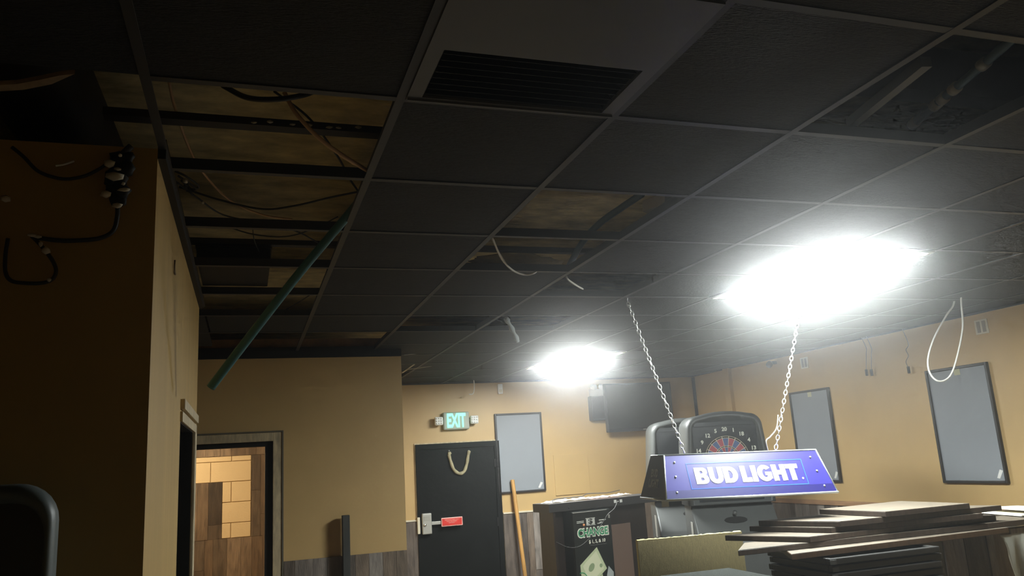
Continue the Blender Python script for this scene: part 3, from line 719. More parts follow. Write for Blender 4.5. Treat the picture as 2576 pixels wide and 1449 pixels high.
for A_, B_ in ((C8[0], C8[1]), (K8[0], K8[1]), (C8[0], K8[0]), (C8[1], K8[1])): rail(A_, B_, 0.007)
for A_, B_ in ((C8[0], C8[3]), (C8[1], C8[2]), (K8[0], K8[3]), (K8[1], K8[2]), (C8[3], C8[2]), (K8[3], K8[2]), (C8[3], K8[3]), (C8[2], K8[2])): rail(A_, B_, 0.0045)
fo = Vector((0, -(Wb + Wt) / 4, Hh / 2)); fupv = Vector((0, (Wb - Wt) / 2, Hh)).normalized(); fn = Vector((1, 0, 0)).cross(fupv)
def FM(u, v, off=0.0006): return frame_mat(fo + Vector((u, 0, 0)) + fupv * v + fn * off, (1, 0, 0), fupv)
FHt = math.hypot((Wb - Wt) / 2, Hh)
def frect(name, u0, u1, v0, v1, m, off, th=0.0008, taper=0.0):
    M = FM(0, 0, off)
    return prism(name, [M @ Vector(p) for p in ((u0 - taper, v0, 0), (u1 + taper, v0, 0), (u1, v1, 0), (u0, v1, 0))], fn * th, m, fp)
frect('lower_band', -Lb / 2 + 0.012, Lb / 2 - 0.012, -FHt / 2 + 0.008, -FHt / 2 + 0.052, BUDD, 0.0004, taper=0.004)
for (u0, u1, v0, v1) in ((-0.352, 0.352, 0.072, 0.077), (-0.352, 0.352, -0.077, -0.072), (-0.352, -0.347, -0.072, 0.072), (0.347, 0.352, -0.072, 0.072)):
    frect('border_line', u0, u1, v0, v1, BUDL, 0.0005)
heavy_text('lettering', 'BUD LIGHT', mat('lamp_letter_white', (0.86, 0.88, 0.90), .35, emit=None), fp, FM(0.0, 0.0, 0.001), width=0.625, height=0.096)
text('lettering', '.', MATS['lamp_letter_white'], fp, FM(0.326, -0.040, 0.001), width=0.011, height=0.011, extrude=.0012)
for u in (-0.44, 0.44):
    for v in (-0.09, 0.0, 0.085):
        M = FM(u * (1 - 0.06 * (v + 0.09) / 0.18), v, 0.0); cyl('rivet', M @ Vector((0, 0, 0)), M @ Vector((0, 0, 0.004)), 0.006, SILV, lamp, 8)
# name on the left end
exv = Vector((0, -1, 0)); eo = Vector((-(Lb + Lt) / 4, 0, Hh / 2)); eup = Vector(((Lb - Lt) / 2, 0, Hh)).normalized(); en = exv.cross(eup)
GRT = mat('end_grey_print', (0.20, 0.205, 0.20), .5)
heavy_text('lettering', 'BUD', GRT, lamp, frame_mat(eo + eup * 0.022 + en * 0.0058, exv, eup), width=0.11, height=0.045)
heavy_text('lettering', 'LIGHT', GRT, lamp, frame_mat(eo - eup * 0.035 + en * 0.0058, exv, eup), width=0.16, height=0.048)
box('hanging_tag', (-Lb / 2 - 0.02, -Wb / 2 + 0.02, -0.035), (-Lb / 2 + 0.02, -Wb / 2 + 0.024, -0.004), CREAMP, lamp)

# chains, link by link
def link_mesh():
    bm = bmesh.new(); n, k = 14, 6; a, b, r = 0.013, 0.0215, 0.0029; R = []
    for i in range(n):
        t = 2 * math.pi * i / n; c = Vector((a * 0.72 * math.cos(t), 0, b * math.sin(t) * 0.86)); nrm = Vector((math.cos(t), 0, math.sin(t) * .75)).normalized()
        R.append([bm.verts.new(c + (nrm * math.cos(q) + Vector((0, 1, 0)) * math.sin(q)) * r) for q in [2 * math.pi * j / k for j in range(k)]])
    for i in range(n):
        for j in range(k): bm.faces.new((R[i][j], R[i][(j + 1) % k], R[(i + 1) % n][(j + 1) % k], R[(i + 1) % n][j]))
    bmesh.ops.recalc_face_normals(bm, faces=bm.faces)
    me = bpy.data.meshes.new('chain_link'); bm.to_mesh(me); bm.free(); me.materials.append(CHROME)
    for p in me.polygons: p.use_smooth = True
    return me
LKM = link_mesh()
def chain(top, bot, label, sag=0.02):
    top, bot = Vector(top), Vector(bot); e = empty('hanging_chain', top); tag(e, label, 'chain', 'chains of the pool table lamp')
    L_ = (bot - top).length; n = int(L_ / 0.0300); d = (bot - top) / n
    # ceiling hook
    tube('hook', [Vector((0, 0, CZ - top.z + 0.001)), Vector((0, 0, 0.006)), Vector((0.012, 0, -0.004)), Vector((0.01, 0, -0.018)), Vector((-0.006, 0, -0.016))], 0.003, CHROME, e, res=6)
    t = d.normalized(); x = Vector((0, 1, 0)).cross(t).normalized(); y = t.cross(x)
    for i in range(n):
        c = d * (i + 0.5); rot = Matrix.Rotation(math.radians(40 + 90 * (i % 2) + random.uniform(-14, 14)), 3, 'Z')
        M3 = Matrix((x, y, t)).transposed() @ rot; M = M3.to_4x4(); M.translation = c
        o = bpy.data.objects.new('chain_link', LKM); COL.objects.link(o); o.parent = e; o.matrix_local = M
    return e
ca = LM @ Vector((-0.30, 0.0, Hh + 0.01)); cb = LM @ Vector((0.27, 0.0, Hh + 0.01))
chain((2.235, 4.37, CZ - 0.03), ca, 'left steel chain of the blue pool table lamp')
chain((3.43, 4.25, CZ - 0.035), cb, 'right steel chain of the blue pool table lamp')
tube('power_cord', [LM @ Vector((0.22, 0.0, Hh + 0.002)), LM @ Vector((0.215, 0, Hh + 0.06)), LM @ Vector((0.25, 0.01, Hh + 0.085)), cb + Vector((0.03, 0.01, 0.12)), cb + Vector((0.055, 0.01, 0.20))], 0.0045, mat('clear_grey_cord', (.22, .20, .17), .5), None, res=6)
pc = bpy.data.objects['power_cord']; M_ = pc.matrix_world.copy(); pc.parent = lamp; pc.matrix_parent_inverse = LM.inverted()

# ------------------------------------------------------------------ electronic dart machines
def headloop(y, k=1.0, zc=1.70, crown=0.028):
    """arched outline of the cabinet head in the x-z plane, at depth y, shrunk by k metres"""
    hw0, hw1, zt, zb, rad = 0.385 - k, 0.345 - k, 2.085 - k, 1.30 + k * 0.3, max(0.115 - k * 0.6, 0.03); P = []
    P.append((-hw0, y, zb)); P.append((-hw0 + 0.003, y, zb + 0.25))
    for i in range(7):
        a = math.pi - i * math.pi / 12; P.append((-hw1 + rad + rad * math.cos(a), y, zt - rad + rad * math.sin(a)))
    for i in range(1, 6):
        t = i / 6; P.append(((-hw1 + rad) * (1 - 2 * t), y, zt + crown * (1 - (2 * t - 1) ** 2)))
    for i in range(7):
        a = math.pi / 2 - i * math.pi / 12; P.append((hw1 - rad + rad * math.cos(a), y, zt - rad + rad * math.sin(a)))
    P.append((hw0 - 0.003, y, zb + 0.25)); P.append((hw0, y, zb))
    return P
def sector(r0_, r1_, a0, a1, cx, cz, y, n=4):
    P = [(cx + r1_ * math.sin(a0 + (a1 - a0) * i / n), y, cz + r1_ * math.cos(a0 + (a1 - a0) * i / n)) for i in range(n + 1)]
    return P + [(cx + r0_ * math.sin(a1 + (a0 - a1) * i / n), y, cz + r0_ * math.cos(a1 + (a0 - a1) * i / n)) for i in range(n + 1)]
DRED = mat('dart_red', (0.34, 0.055, 0.07), .6); DBLU = mat('dart_blue', (0.06, 0.10, 0.22), .6); WIRE = mat('dart_wire', (0.62, 0.55, 0.40), .5)
NUMM = mat('dart_number_cream', (0.66, 0.66, 0.56), .5)
ORDER = [20, 1, 18, 4, 13, 6, 10, 15, 2, 17, 3, 19, 7, 16, 8, 11, 14, 9, 12, 5]
def dart_machine(loc, rz, label, detail=True):
    e = empty('dart_machine', loc, rz); tag(e, label, 'dart machine', 'electronic dart machines')
    loft('head_shell', [headloop(0.30, 0.03), headloop(0.25, 0.0), headloop(-0.10, 0.0), headloop(-0.135, 0.012), headloop(-0.15, 0.035), headloop(-0.145, 0.050), headloop(-0.105, 0.060)], GREYPL, e, smooth=True)
    fp_ = prism('face_panel', [(-0.285, -0.112, 1.33), (0.285, -0.112, 1.33), (0.285, -0.112, 2.005), (-0.285, -0.112, 2.005)], (0, 0.006, 0), BLKPL, e)
    box('hood', (-0.27, -0.1235, 1.985), (0.27, -0.1125, 2.022), BLKPL, e)
    # lower body with sloping console
    prof = [(0.28, 0.0), (0.28, 1.30), (-0.06, 1.30), (-0.09, 1.26), (-0.30, 1.02), (-0.33, 0.96), (-0.33, 0.62), (-0.26, 0.55), (-0.26, 0.0)]
    prism('lower_body', [(-0.36, y, z) for y, z in prof], (0.72, 0, 0), GREYPL, e, 0.018, 2)
    box('coin_door', (-0.13, -0.275, 0.12), (0.13, -0.2602, 0.50), BLACKM, e, 0.004)
    sl = Vector((0, -0.21, -0.24)).normalized()
    mid = Vector((0, -0.17, 1.168)); nn = Vector((0, -0.24, 0.21)).normalized()
    loft('dart_tray', [[mid + Vector((0.10 * math.cos(a), 0, 0)) + sl * (0.035 * math.sin(a)) + nn * 0.001 for a in [i * math.pi / 10 for i in range(20)]],
                       [mid + Vector((0.10 * math.cos(a), 0, 0)) + sl * (0.035 * math.sin(a)) + nn * 0.004 for a in [i * math.pi / 10 for i in range(20)]]], BLACKM, e)
    cyl('peg', mid - sl * 0.05 + nn * 0.001, mid - sl * 0.05 + nn * 0.05, 0.018, GREYPL, e, 12)
    box('side_plate', (-0.3645, -0.10, 0.95), (-0.3605, 0.0, 1.16), LIGHTG, e)
    if detail:
        cz = 1.695; y = -0.1130; R = 0.197
        brd = prism('dartboard', [(R * math.sin(2 * math.pi * i / 40), y, cz + R * math.cos(2 * math.pi * i / 40)) for i in range(40)], (0, -0.006, 0), BLACKM, e)
        y -= 0.0062
        for i in range(20):
            a0, a1 = math.radians(18 * i - 9 + 0.8), math.radians(18 * i + 9 - 0.8)
            c1, c2 = (DBLU, DRED) if i % 2 == 0 else (DRED, DBLU)
            prism('segment', sector(0.112, 0.176, a0, a1, 0, cz, y), (0, -0.003, 0), c1, brd)
            prism('segment', sector(0.022, 0.098, a0, a1, 0, cz, y), (0, -0.003, 0), c1, brd)
            prism('segment', sector(0.181, 0.191, a0, a1, 0, cz, y), (0, -0.003, 0), BLACKM, brd)
            a = math.radians(18 * i + 9)
            prism('wire', sector(0.02, 0.195, a - .012, a + .012, 0, cz, y, 1), (0, -0.004, 0), WIRE, brd)
        for rr in (0.195, 0.179, 0.110, 0.099, 0.021):
            tube('ring_wire', [(rr * math.sin(2 * math.pi * i / 40), y - 0.003, cz + rr * math.cos(2 * math.pi * i / 40)) for i in range(40)], 0.0022, WIRE, brd, res=5, sub=1, closed=True)
        for i, nmb in enumerate(ORDER):
            a = math.radians(18 * i); rx, rz_ = 0.258 * math.sin(a), 0.258 * math.cos(a)
            text('number', str(nmb), NUMM, e, frame_mat((rx, -0.1125, cz + rz_), (1, 0, 0), (0, 0, 1)), height=0.036, bold=.03, extrude=.003)
    return e
c = at(1831, 1152, 1, 6.34)
dart_machine((c.x + 0.03, c.y + 0.10, 0), math.radians(-20), 'front grey dart machine with the numbered red and blue board')
c2 = at(1722, 1150, 1, 7.45)
dart_machine((c2.x, c2.y, 0), math.radians(-20), 'dart machine standing behind and left of the numbered one', False)

# ------------------------------------------------------------------ change machine and dark cabinet
cl = at(1383, 1290, 1, 6.9)
CA = math.radians(14)
cab = empty('bar_cabinet', (cl.x, cl.y, 0), CA); tag(cab, 'dark cabinet with a thick black top strewn with papers', 'cabinet')
CT = at(1383, 1268, 1, 6.9).z
CABM = mat('dark_brown_laminate', (0.030, 0.021, 0.017), 0.28, var=.3, scale=5)
box('top_slab', (-0.02, -0.02, CT - 0.075), (1.25, 0.24, CT), mat('black_slab', (0.030, 0.027, 0.026), .45), cab, 0.004)
box('body', (0.04, 0.10, 0), (1.20, 0.23, CT - 0.0755), CABM, cab)
box('side_panel', (0.04, 0.01, 0), (0.065, 0.0995, CT - 0.0755), CABM, cab)
box('shiny_panel', (0.72, 0.088, 0.55), (0.985, 0.0998, CT - 0.25), mat('brown_gloss_panel', (0.19, 0.125, 0.095), .25), cab)
for u in (0.72, 0.79): box('sticker', (u, -0.0225, CT - 0.047), (u + 0.03, -0.0202, CT - 0.020), WHITEP, cab)
text('lettering', '-', WHITEP, cab, frame_mat((0.77, -0.0202, CT - 0.035), (1, 0, 0), (0, 0, 1)), width=.015, height=.008, extrude=.001)
cyl('screw', (0.20, -0.020, CT - 0.05), (0.20, -0.024, CT - 0.05), 0.008, BLACKM, cab, 8)
# loose papers on the slab
PAP = [mat('pinkish_paper', (0.75, 0.60, 0.55), .7), mat('white_paper', (0.80, 0.74, 0.66), .7)]
Mc = Matrix.Translation((cl.x, cl.y, 0)) @ Matrix.Rotation(CA, 4, 'Z')
plab = ['leftmost pale sheet lying on the black cabinet top', 'second pale sheet from the left on the cabinet top', 'middle crumpled sheet on the black cabinet top', 'pinkish sheet right of the middle on the cabinet top', 'pinkish sheet nearest the lamp on the cabinet top', 'rightmost sheet on the cabinet top, behind the lamp']
for i in range(6):
    bm = bmesh.new(); G = []
    x0_, y0_ = 0.02 + i * 0.165, 0.02 + 0.03 * (i % 2)
    for a in range(6):
        G.append([bm.verts.new(Mc @ Vector((x0_ + a * 0.033, y0_ + b_ * 0.030, CT + 0.002 + 0.0035 * i % .01 + random.uniform(0, 0.020) * (1 if 0 < a < 5 else .4)))) for b_ in range(6)])
    for a in range(5):
        for b_ in range(5): bm.faces.new((G[a][b_], G[a + 1][b_], G[a + 1][b_ + 1], G[a][b_ + 1]))
    ret = bmesh.ops.solidify(bm, geom=list(bm.faces), thickness=0.001)
    tag(fin('paper_sheet', bm, PAP[0 if i in (3, 4) else 1]), plab[i], 'paper', 'papers on the cabinet top')
o = tube('thin_cord', [Mc @ Vector(p) for p in ((0.03, -0.015, CT + 0.012), (0.06, 0.02, CT + 0.030), (0.2, 0.10, CT + 0.034), (0.40, 0.06, CT + 0.036), (0.55, 0.14, CT + 0.05), (0.75, 0.10, CT + 0.045), (0.95, 0.16, CT + 0.055))], 0.004, CABK, res=6)
tag(o, 'thin black cord trailing over the papers on the cabinet', 'cord')

chg = empty('change_machine', Mc @ Vector((0.205, -0.06, 0)), CA); chg.scale = (1.075, 1, 1); tag(chg, 'black change machine with green CHANGE lettering in front of the cabinet', 'change machine')
CH = CT - 0.085; CWd = 0.40
BK = mat('change_black', (0.012, 0.014, 0.012), .35)
box('body', (0, 0.02, 0), (CWd, 0.155, CH), BK, chg, 0.006)
ff = box('front', (0.0, 0.0, 0.0), (CWd, 0.019, CH - 0.005), BK, chg, 0.004)
box('top_trim', (0.0, -0.003, CH - 0.012), (CWd * .9, 0.019, CH - 0.006), LIGHTG, chg)
def CM(u, z, off=0.0006): return frame_mat((u, -off, z), (1, 0, 0), (0, 0, 1))
zt = CH
PR = mat('print_silver', (0.62, 0.62, 0.56), .5); GRN = mat('print_green', (0.03, 0.30, 0.13), .5); CRM = mat('print_cream', (0.80, 0.78, 0.66), .5)
def flat(name, pts, m, off=0.0006, th=.0006): return prism(name, [(u, -off, z) for u, z in pts], (0, -th, 0), m, ff)
def frec(name, u0, u1, z0, z1, m, off=.0006): return flat(name, [(u0, z0), (u1, z0), (u1, z1), (u0, z1)], m, off)
frec('badge', 0.135, 0.225, zt - 0.125, zt - 0.072, PR)
frec('badge_line', 0.128, 0.230, zt - 0.070, zt - 0.066, PR); frec('badge_line', 0.135, 0.232, zt - 0.132, zt - 0.128, PR)
text('lettering', '$', mat('print_black', (.02, .022, .02), .5), ff, CM(0.18, zt - 0.098, .0014), width=.045, height=.055, bold=.03, extrude=.0006)
for (u0, u1, z0, z1) in ((0.035, 0.11, -0.091, -0.085), (0.035, 0.11, -0.103, -0.097), (0.27, 0.345, -0.099, -0.090), (0.25, 0.285, -0.126, -0.118), (0.275, 0.305, -0.120, -0.110)):
    frec('stripe', u0, u1, zt + z0, zt + z1, PR)
cyl('red_lamp', (0.105, -0.0005, zt - 0.122), (0.105, -0.008, zt - 0.122), 0.011, mat('amber_lamp', (.75, .30, .12), .3), chg, 12)
text('lettering', 'CHANGE', CRM, ff, CM(0.20, zt - 0.190, .0006), width=0.335, height=0.088, bold=.085, extrude=.0005)
text('lettering', 'CHANGE', GRN, ff, CM(0.20, zt - 0.190, .0013), width=0.315, height=0.068, bold=.025, extrude=.0005)
text('lettering', '$ 1, 5, & 10', CRM, ff, CM(0.235, zt - 0.275, .0006), width=0.175, height=0.036, bold=.03, extrude=.0005)
frec('rule', 0.16, 0.33, zt - 0.307, zt - 0.303, mat('dim_grey', (.12, .12, .11), .5))
# big bank note graphic, tilted
BG = mat('note_pale_green', (0.52, 0.58, 0.36), .5); BD = mat('note_mid_green', (0.28, 0.36, 0.20), .5); BY = mat('note_light', (0.68, 0.70, 0.48), .5)
nb = flat('bank_note', [(0.04, zt - 0.46), (0.225, zt - 0.325), (0.315, zt - 0.52), (0.12, zt - 0.66), (0.05, zt - 0.70)], BG)
def nq(name, pts, m, off): return flat(name, pts, m, off)
nq('note_panel', [(0.065, zt - 0.470), (0.215, zt - 0.358), (0.285, zt - 0.515), (0.12, zt - 0.63)], BY, .0013)
nq('portrait', [(0.155 + 0.030 * math.cos(a) + 0.012 * math.sin(a), zt - 0.492 + 0.036 * math.sin(a)) for a in [i * math.pi / 8 for i in range(16)]], BD, .0020)
nq('note_seal', [(0.255 + 0.016 * math.cos(a), zt - 0.487 + 0.018 * math.sin(a)) for a in [i * math.pi / 6 for i in range(12)]], BD, .0020)
nq('second_note', [(0.16, zt - 0.635), (0.265, zt - 0.56), (0.285, zt - 0.70), (0.16, zt - 0.72)], BG, .0004)
tube('green_arc', [(0.05 + 0.06 * math.cos(a), -0.002, zt - 0.60 + 0.075 * math.sin(a)) for a in [math.pi * .62 - i * .25 for i in range(8)]], 0.004, GRN, ff, res=5, sub=1)
nq('grey_note', [(0.31, zt - 0.58), (0.335, zt - 0.50), (0.385, zt - 0.56), (0.375, zt - 0.70), (0.30, zt - 0.70)], mat('note_grey', (.40, .43, .42), .5), .0006)
frec('note_tab', 0.085, 0.12, zt - 0.64, zt - 0.60, PR, .0022)
box('latch', (CWd - 0.03, -0.010, zt - 0.085), (CWd - 0.015, -0.0005, zt - 0.055), LIGHTG, chg, 0.002)
o = tube('thin_cord', [Mc @ Vector(p) for p in ((0.76, -0.026, CT - 0.03), (0.68, -0.07, CT - 0.09), (0.58, -0.085, CT - 0.14), (0.50, -0.085, CT - 0.22), (0.36, -0.085, CT - 0.32), (0.24, -0.085, CT - 0.38), (0.14, -0.05, CT - 0.38), (0.05, 0.0, CT - 0.33))], 0.003, mat('dark_cord', (.05, .045, .04), .5), res=6)
tag(o, 'thin dark cord drooping across the front of the change machine', 'cord')

# ------------------------------------------------------------------ pole, post, leaning panel
top = at(1289, 1207, 1, YB - 0.058); bot = Vector((top.x + 0.10, YB - 0.42, 0.0))
d_ = at(1321, 1449, 1, YB - 0.17)
bot = top + (d_ - top) * (top.z / (top.z - d_.z)); bot.z = 0.0
o = tube('wooden_pole', [top, top.lerp(bot, .05), top.lerp(bot, .5), bot], 0.024, mat('orange_wood_pole', (0.52, 0.28, 0.08), .45, var=.2, scale=12, stretch=(2, 2, .4)), res=12, rfun=lambda t: 0.62 + 0.38 * min(1, t * 12))
tag(o, 'orange wooden pole leaning on the wall between door and change machine', 'pole')
pz = at(870, 1297, 1, YM - 0.13)
a, b = at(862, 1300, 1, YM - 0.13), at(880, 1300, 1, YM - 0.13)
o = box('upright_board', (a.x, YM - 0.13, 0), (b.x, YM - 0.05, pz.z), mat('dark_grey_wood', (0.040, 0.040, 0.036), .7, var=.3, scale=20, stretch=(2, 2, .3)), None, 0.003)
tag(o, 'dark narrow board standing upright before the middle wall', 'board')

# fibreglass panel standing on end
pL, pR = at(1604, 1360, 1, 4.52), at(1866, 1337, 1, 4.52)
fe = empty('fibreglass_panel', (pL.x, 4.52, 0)); fw_, fh_ = pR.x - pL.x, pL.z - 0.002
tag(fe, 'olive fibreglass ceiling panel with a ragged yellow top edge standing upright', 'panel')
prism('facing', [(0, 0, 0), (fw_, 0, 0), (fw_, 0, pR.z), (0, 0, pL.z)], (0, 0.004, 0), mat('olive_cloth_facing', (0.17, 0.135, 0.055), .9, var=.3, scale=40, stretch=(6, 1, .6), bump=.25, bscale=180), fe)
bm = bmesh.new(); n = 46; V0 = []
for i in range(n + 1):
    t = i / n; zt_ = pL.z + (pR.z - pL.z) * t
    row_ = []
    for (yy, dz) in ((0.0045, -0.012), (0.0045, random.uniform(-.003, .003)), (0.016, random.uniform(0, .006)), (0.030, random.uniform(-.003, .003)), (0.032, -0.012)):
        row_.append(bm.verts.new((fw_ * t, yy - 0.003 * (i % 3 == 0), zt_ + dz)))
    V0.append(row_)
for i in range(n):
    for j in range(4): bm.faces.new((V0[i][j], V0[i + 1][j], V0[i + 1][j + 1], V0[i][j + 1]))
bm.faces.new(V0[0]); bm.faces.new(V0[-1][::-1])
fin('fibre_edge', bm, mat('yellow_fibre', (0.78, 0.70, 0.30), .9), fe)
prism('core', [(0.002, 0.0045, 0), (fw_ - 0.002, 0.0045, 0), (fw_ - 0.002, 0.0045, pR.z - 0.012), (0.002, 0.0045, pL.z - 0.012)], (0, 0.027, 0), MATS['yellow_fibre'], fe)

# ------------------------------------------------------------------ grey-topped cabinet in the foreground
GZ = 1.20
g = at(1834, 1428, 2, GZ)
ge = empty('grey_cabinet', (g.x - 0.40, g.y - 0.45, 0)); tag(ge, 'cabinet with a speckled grey top at the bottom of the view', 'cabinet')
box('top', (-0.40, -0.45, GZ - 0.03), (0.40, 0.45, GZ), mat('speckled_grey_top', (0.030, 0.033, 0.029), .9, var=.25, scale=60, bump=.3, bscale=150, spec=0.1), ge, 0.004)
box('body', (-0.37, -0.42, 0), (0.37, 0.42, GZ - 0.0305), BLACKM, ge)

# ------------------------------------------------------------------ stack of table tops, right foreground
TOPM = mat('worn_table_laminate', (0.115, 0.092, 0.066), .65, var=.18, scale=5, stretch=(1, 3, 1))
EDGE = mat('dark_table_edge', (0.060, 0.042, 0.032), .45, var=.35, scale=8, stretch=(6, 6, 1))
EDGEB = mat('brown_table_edge', (0.10, 0.055, 0.03), .45, var=.3, scale=8, stretch=(6, 6, 1))
def table_top(z, L_, C_, R_, label, back=None, edge=EDGE, th=0.0285, backlen=None):
    l, c, r_ = at(*L_, 2, z), at(*C_, 2, z), at(*R_, 2, z)
    br_ = r_ + (l - c) if back is None else back(r_)
    pts = [l, c, r_, br_]
    if (c - l).cross(r_ - c).z < 0: pts = pts[::-1]
    e = empty('table_top', (l + r_) * .5 - Vector((0, 0, th))); o_ = e.location; tag(e, label, 'table top', 'stacked table tops')
    prism('core', [p - o_ - Vector((0, 0, th)) for p in pts], (0, 0, th - 0.0012), edge, e, 0.002, 1)
    ctr = sum(pts, Vector()) / 4
    prism('laminate', [ctr + (p - ctr) * 0.997 - o_ - Vector((0, 0, 0.00115)) for p in pts], (0, 0, 0.0012), TOPM, e)
    return pts
z1 = 1.406; st = 0.0295
table_top(z1, (2060, 1281), (2227, 1287), (2439, 1266), 'topmost table top of the right-hand stack', back=lambda r_: r_ + Vector((-0.02, 0.50, 0)))
table_top(z1 - st, (1907, 1310), (2113, 1311.5), (2519, 1271), 'second table top from the top, with a pale corner showing')
table_top(z1 - 2 * st, (1884, 1324), (2090, 1327), (2472, 1291), 'third table top from the top, barely sticking out')
table_top(z1 - 3 * st, (1823, 1347), (2037, 1350), (2505, 1296), 'fourth table top, reaching furthest left over the olive panel')
table_top(z1 - 4 * st, (1872, 1365), (1856, 1384), (2640, 1300), 'fifth table top, reaching out at the right edge')
table_top(z1 - 5 * st, (1960, 1372), (1990, 1394), (2537, 1327), 'brownish lowest table top above the black frames', edge=EDGEB)
# black framed panels below
KB = mat('black_frame_edge', (0.035, 0.034, 0.032), .35); KG = mat('black_panel_dark', (0.014, 0.014, 0.014), .5)
zb = z1 - 6 * st - 0.004
lab = ['topmost black framed panel under the table tops', 'second black framed panel under the table tops', 'third black framed panel under the table tops', 'fourth black framed panel under the table tops', 'lowest visible black framed panel under the table tops', 'black framed panel hidden lowest in the stack']
for i in range(6):
    zz = zb - 0.036 * i
    c = at(2092, 1420, 2, 1.195); nx0, ny0 = c.x + (0.01 if i % 2 else -0.006), c.y + (0.008 if i % 2 else 0)
    wx, dy = 0.70, 0.52
    e = empty('framed_panel', (nx0, ny0, zz - 0.034)); tag(e, lab[i], 'framed panel', 'black framed panels under the table tops')
    for nm, lo_, hi_ in (('frame_bar', (0, 0, 0), (wx, 0.03, 0.030)), ('frame_bar', (0, dy - 0.03, 0), (wx, dy, 0.030)), ('frame_bar', (0, 0.03, 0), (0.03, dy - 0.03, 0.030)), ('frame_bar', (wx - 0.03, 0.03, 0), (wx, dy - 0.03, 0.030))):
        box(nm, lo_, hi_, KB, e, 0.005)
    box('sheet', (0.03, 0.03, 0.008), (wx - 0.03, dy - 0.03, 0.022), KG, e)
    box('corner_cap', (-0.004, -0.004, 0.002), (0.035, 0.0, 0.024), mat('cap_grey', (.09, .09, .085), .4), e)
zlow = zb - 0.036 * 5 - 0.035
o = empty('storage_crate', (nx0 + .3, ny0 + .26, 0)); tag(o, 'black crate carrying the stacked panels', 'crate')
box('body', (-0.30, -0.25, 0), (0.40, 0.25, zlow - 0.02), KG, o, 0.004); box('lid', (-0.31, -0.255, zlow - 0.0195), (0.40, 0.255, zlow), KG, o, 0.004)
# plank-faced bar to the right
bx0 = at(2378, 1390, 1, 3.78).x
bar = empty('plank_bar', (bx0, 3.78, 0)); tag(bar, 'plank-faced bar counter under the right end of the table stack', 'bar counter')
BZ = z1 - 6 * st - 0.002
box('carcass', (0, 0.015, 0), (1.55, 0.62, BZ), CABM, bar)
planks(bar, (0, 0.015, 0), (1, 0, 0), 0.0, BZ - 0.004, 0.014, 1.55, PLANK, norm=(0, -1, 0), wid=0.075, rng=random.Random(21), lens=(0.3, 0.9))
# white foam sheets on the fifth table top
for i, (zz, P_, lab_) in enumerate(((z1 - 4 * st + 0.006, [(2470, 1291), (2560, 1283), (2660, 1291), (2570, 1299)], 'lower white foam sheet sticking out right of the table tops'),
                                    (z1 - 4 * st + 0.030, [(2475, 1278), (2560, 1274), (2680, 1281), (2580, 1285)], 'upper pale sheet sticking out right of the table tops'))):
    P3 = [at(x, y, 2, zz) for x, y in P_]
    o = prism('foam_sheet', P3, (0, 0, 0.006), mat('foam_white', (.80, .76, .62), .6), None); tag(o, lab_, 'foam sheet', 'sheets on the table stack')
# white plastic bag draped over the bar end
bm = bmesh.new(); nu, nv = 22, 26; G = []
P0 = at(2514, 1335, 1, 3.60)
for j in range(nv + 1):
    v = j / nv; rw = []
    for i in range(nu + 1):
        u = i / nu
        zbot = 0.25 + (0.16 if abs(u - 0.10) < 0.06 else 0.0) + 0.02 * math.sin(u * 23)
        x = P0.x + 0.02 * v * (1 - u) + u * 0.42 + 0.008 * math.sin(v * 9 + u * 5)
        y = 3.60 - 0.020 * math.sin(u * 15 + 1.2 * v) * (0.25 + v) - 0.02 * (1 - u) * math.sin(v * math.pi)
        z_ = BZ - 0.006 - v * zbot
        rw.append(bm.verts.new((x, y, z_)))
    G.append(rw)
for j in range(nv):
    for i in range(nu): bm.faces.new((G[j][i], G[j + 1][i], G[j + 1][i + 1], G[j][i + 1]))
bmesh.ops.solidify(bm, geom=list(bm.faces), thickness=0.0015)
tag(fin('plastic_bag', bm, mat('white_bag_plastic', (0.62, 0.61, 0.52), .35), smooth=True), 'white plastic bag hanging down at the right end of the bar', 'bag')

# ------------------------------------------------------------------ left foreground cabinet and cables on the partition
yq = 2.05
rr = at(148, 1320, 1, yq + 0.06).x; ztop = at(60, 1216, 1, yq).z
ge = empty('game_cabinet', (rr - 0.40, yq, 0)); tag(ge, 'game cabinet with a rounded grey rim at the lower left', 'game cabinet')
def rr_loop(y, k):
    hw = 0.40 - k; zt_ = ztop - k * 2.0; rad = max(0.085 - k * .5, 0.02); P = [(-hw, y, 0.5), ]
    for i in range(8):
        a = math.pi - i * math.pi / 14; P.append((-hw + rad + rad * math.cos(a), y, zt_ - rad + rad * math.sin(a)))
    for i in range(8):
        a = math.pi / 2 - i * math.pi / 14; P.append((hw - rad + rad * math.cos(a), y, zt_ - rad + rad * math.sin(a)))
    P.append((hw, y, 0.5)); return P
RIM = mat('grey_rim_plastic', (0.10, 0.118, 0.115), .45)
loft('rim', [rr_loop(0.06, 0.0), rr_loop(0.02, 0.0), rr_loop(0.006, 0.003), rr_loop(0.0, 0.009), rr_loop(0.0, 0.014), rr_loop(0.006, 0.018), rr_loop(0.045, 0.021)], RIM, ge, caps=True, smooth=True)
prism('screen', [(p[0], 0.041, p[2]) for p in rr_loop(0, 0.0205)], (0, 0.002, 0), BLKPL, ge)
box('lower_cabinet', (-0.39, 0.0, 0), (0.39, 0.28, 0.4995), BLACKM, ge, 0.006)

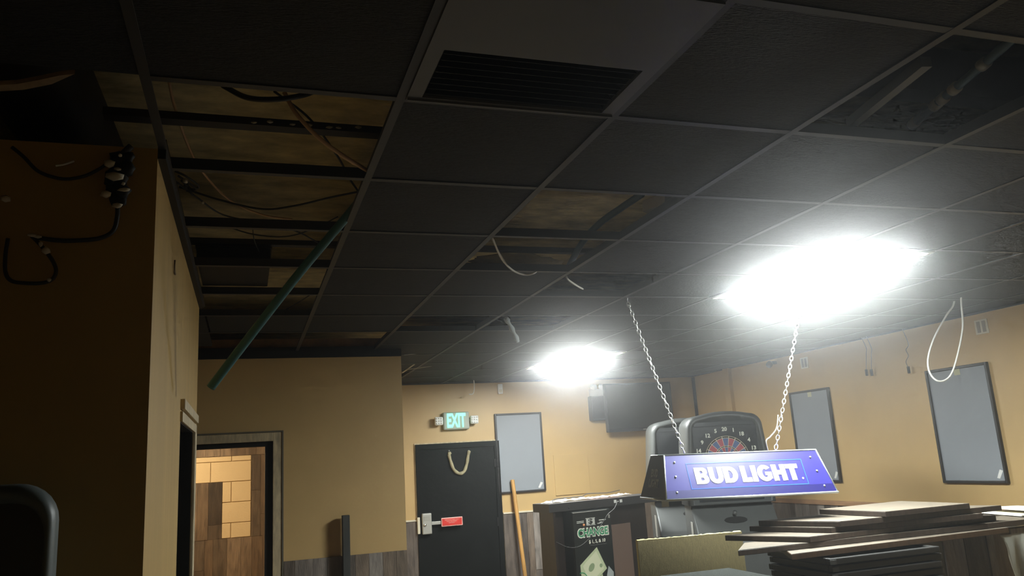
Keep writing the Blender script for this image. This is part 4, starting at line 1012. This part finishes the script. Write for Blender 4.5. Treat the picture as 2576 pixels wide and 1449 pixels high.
# dangling cables with paint spots on the front of the partition
YF = YL0 - 0.035
e = empty('hanging_cable_cluster'); tag(e, 'black cables and a paint-spattered connector hanging on the dark partition', 'cables')
def fpx(px, off=0.0): return [at(x, y, 1, YF - off) for x, y in px]
tube('cable', fpx([(330, 368), (312, 385), (300, 405), (300, 470), (296, 515)]), 0.010, CABK, e)
tube('cable', fpx([(296, 510), (295, 545), (285, 580), (255, 598), (210, 604), (150, 605), (85, 597)]), 0.0062, CABK, e)
tube('cable', fpx([(80, 594), (98, 612), (115, 632), (132, 655), (141, 680), (132, 702), (105, 712), (60, 712), (28, 706), (14, 685), (14, 640), (20, 600)]), 0.0050, CABK, e)
tube('cable', fpx([(275, 408), (250, 425), (215, 442), (175, 450), (140, 447), (95, 430), (60, 395), (30, 370)]), 0.0048, CABK, e)
for (x, y, s_) in ((300, 400, 1.0), (310, 425, 1.1), (295, 450, 1.2), (300, 480, 1.15), (296, 502, .9), (318, 395, .8), (285, 470, .8)):
    blob('connector', at(x, y, 1, YF), 0.026 * s_, BLACKM, e, (1, .6, 1), 2, .2)
for (x, y, s_, q_) in ((275, 412, .014, (1.2, .5, 1.1)), (286, 443, .014, (2.0, .5, .9)), (313, 477, .010, (1.8, .5, .7)), (268, 488, .011, (1.4, .5, 1)), (296, 517, .010, (1.5, .5, .9)), (302, 391, .006, (1, .5, 1)), (310, 462, .005, (1, .5, 1)),
                       (80, 592, .007, (1.8, .5, .7)), (96, 595, .007, (1.8, .5, .7)), (102, 614, .006, (1, .5, 1.3)), (115, 630, .010, (1.4, .5, 1)), (124, 704, .006, (1, .5, 1)), (14, 500, .011, (1.2, .5, 1)), (296, 425, .006, (1.8, .5, .8))):
    blob('paint_spot', at(x, y, 1, YF - 0.018), s_, mat('cream_paint_spot', (.62, .55, .42), .6), e, q_, 1, .2)
o = tube('wire_end', fpx([(140, 417), (160, 414), (187, 405)]), 0.003, CABW, res=5); tag(o, 'tiny pale wire end above the dark cables on the partition', 'wire')
o = tube('scratch_clip', [at(440, 655, 0, XL + 0.006), at(439, 675, 0, XL + 0.006), at(441, 690, 0, XL + 0.004)], 0.0035, mat('brown_clip', (.16, .11, .06), .6), res=5); tag(o, 'small dark clip high on the partition side wall', 'clip')
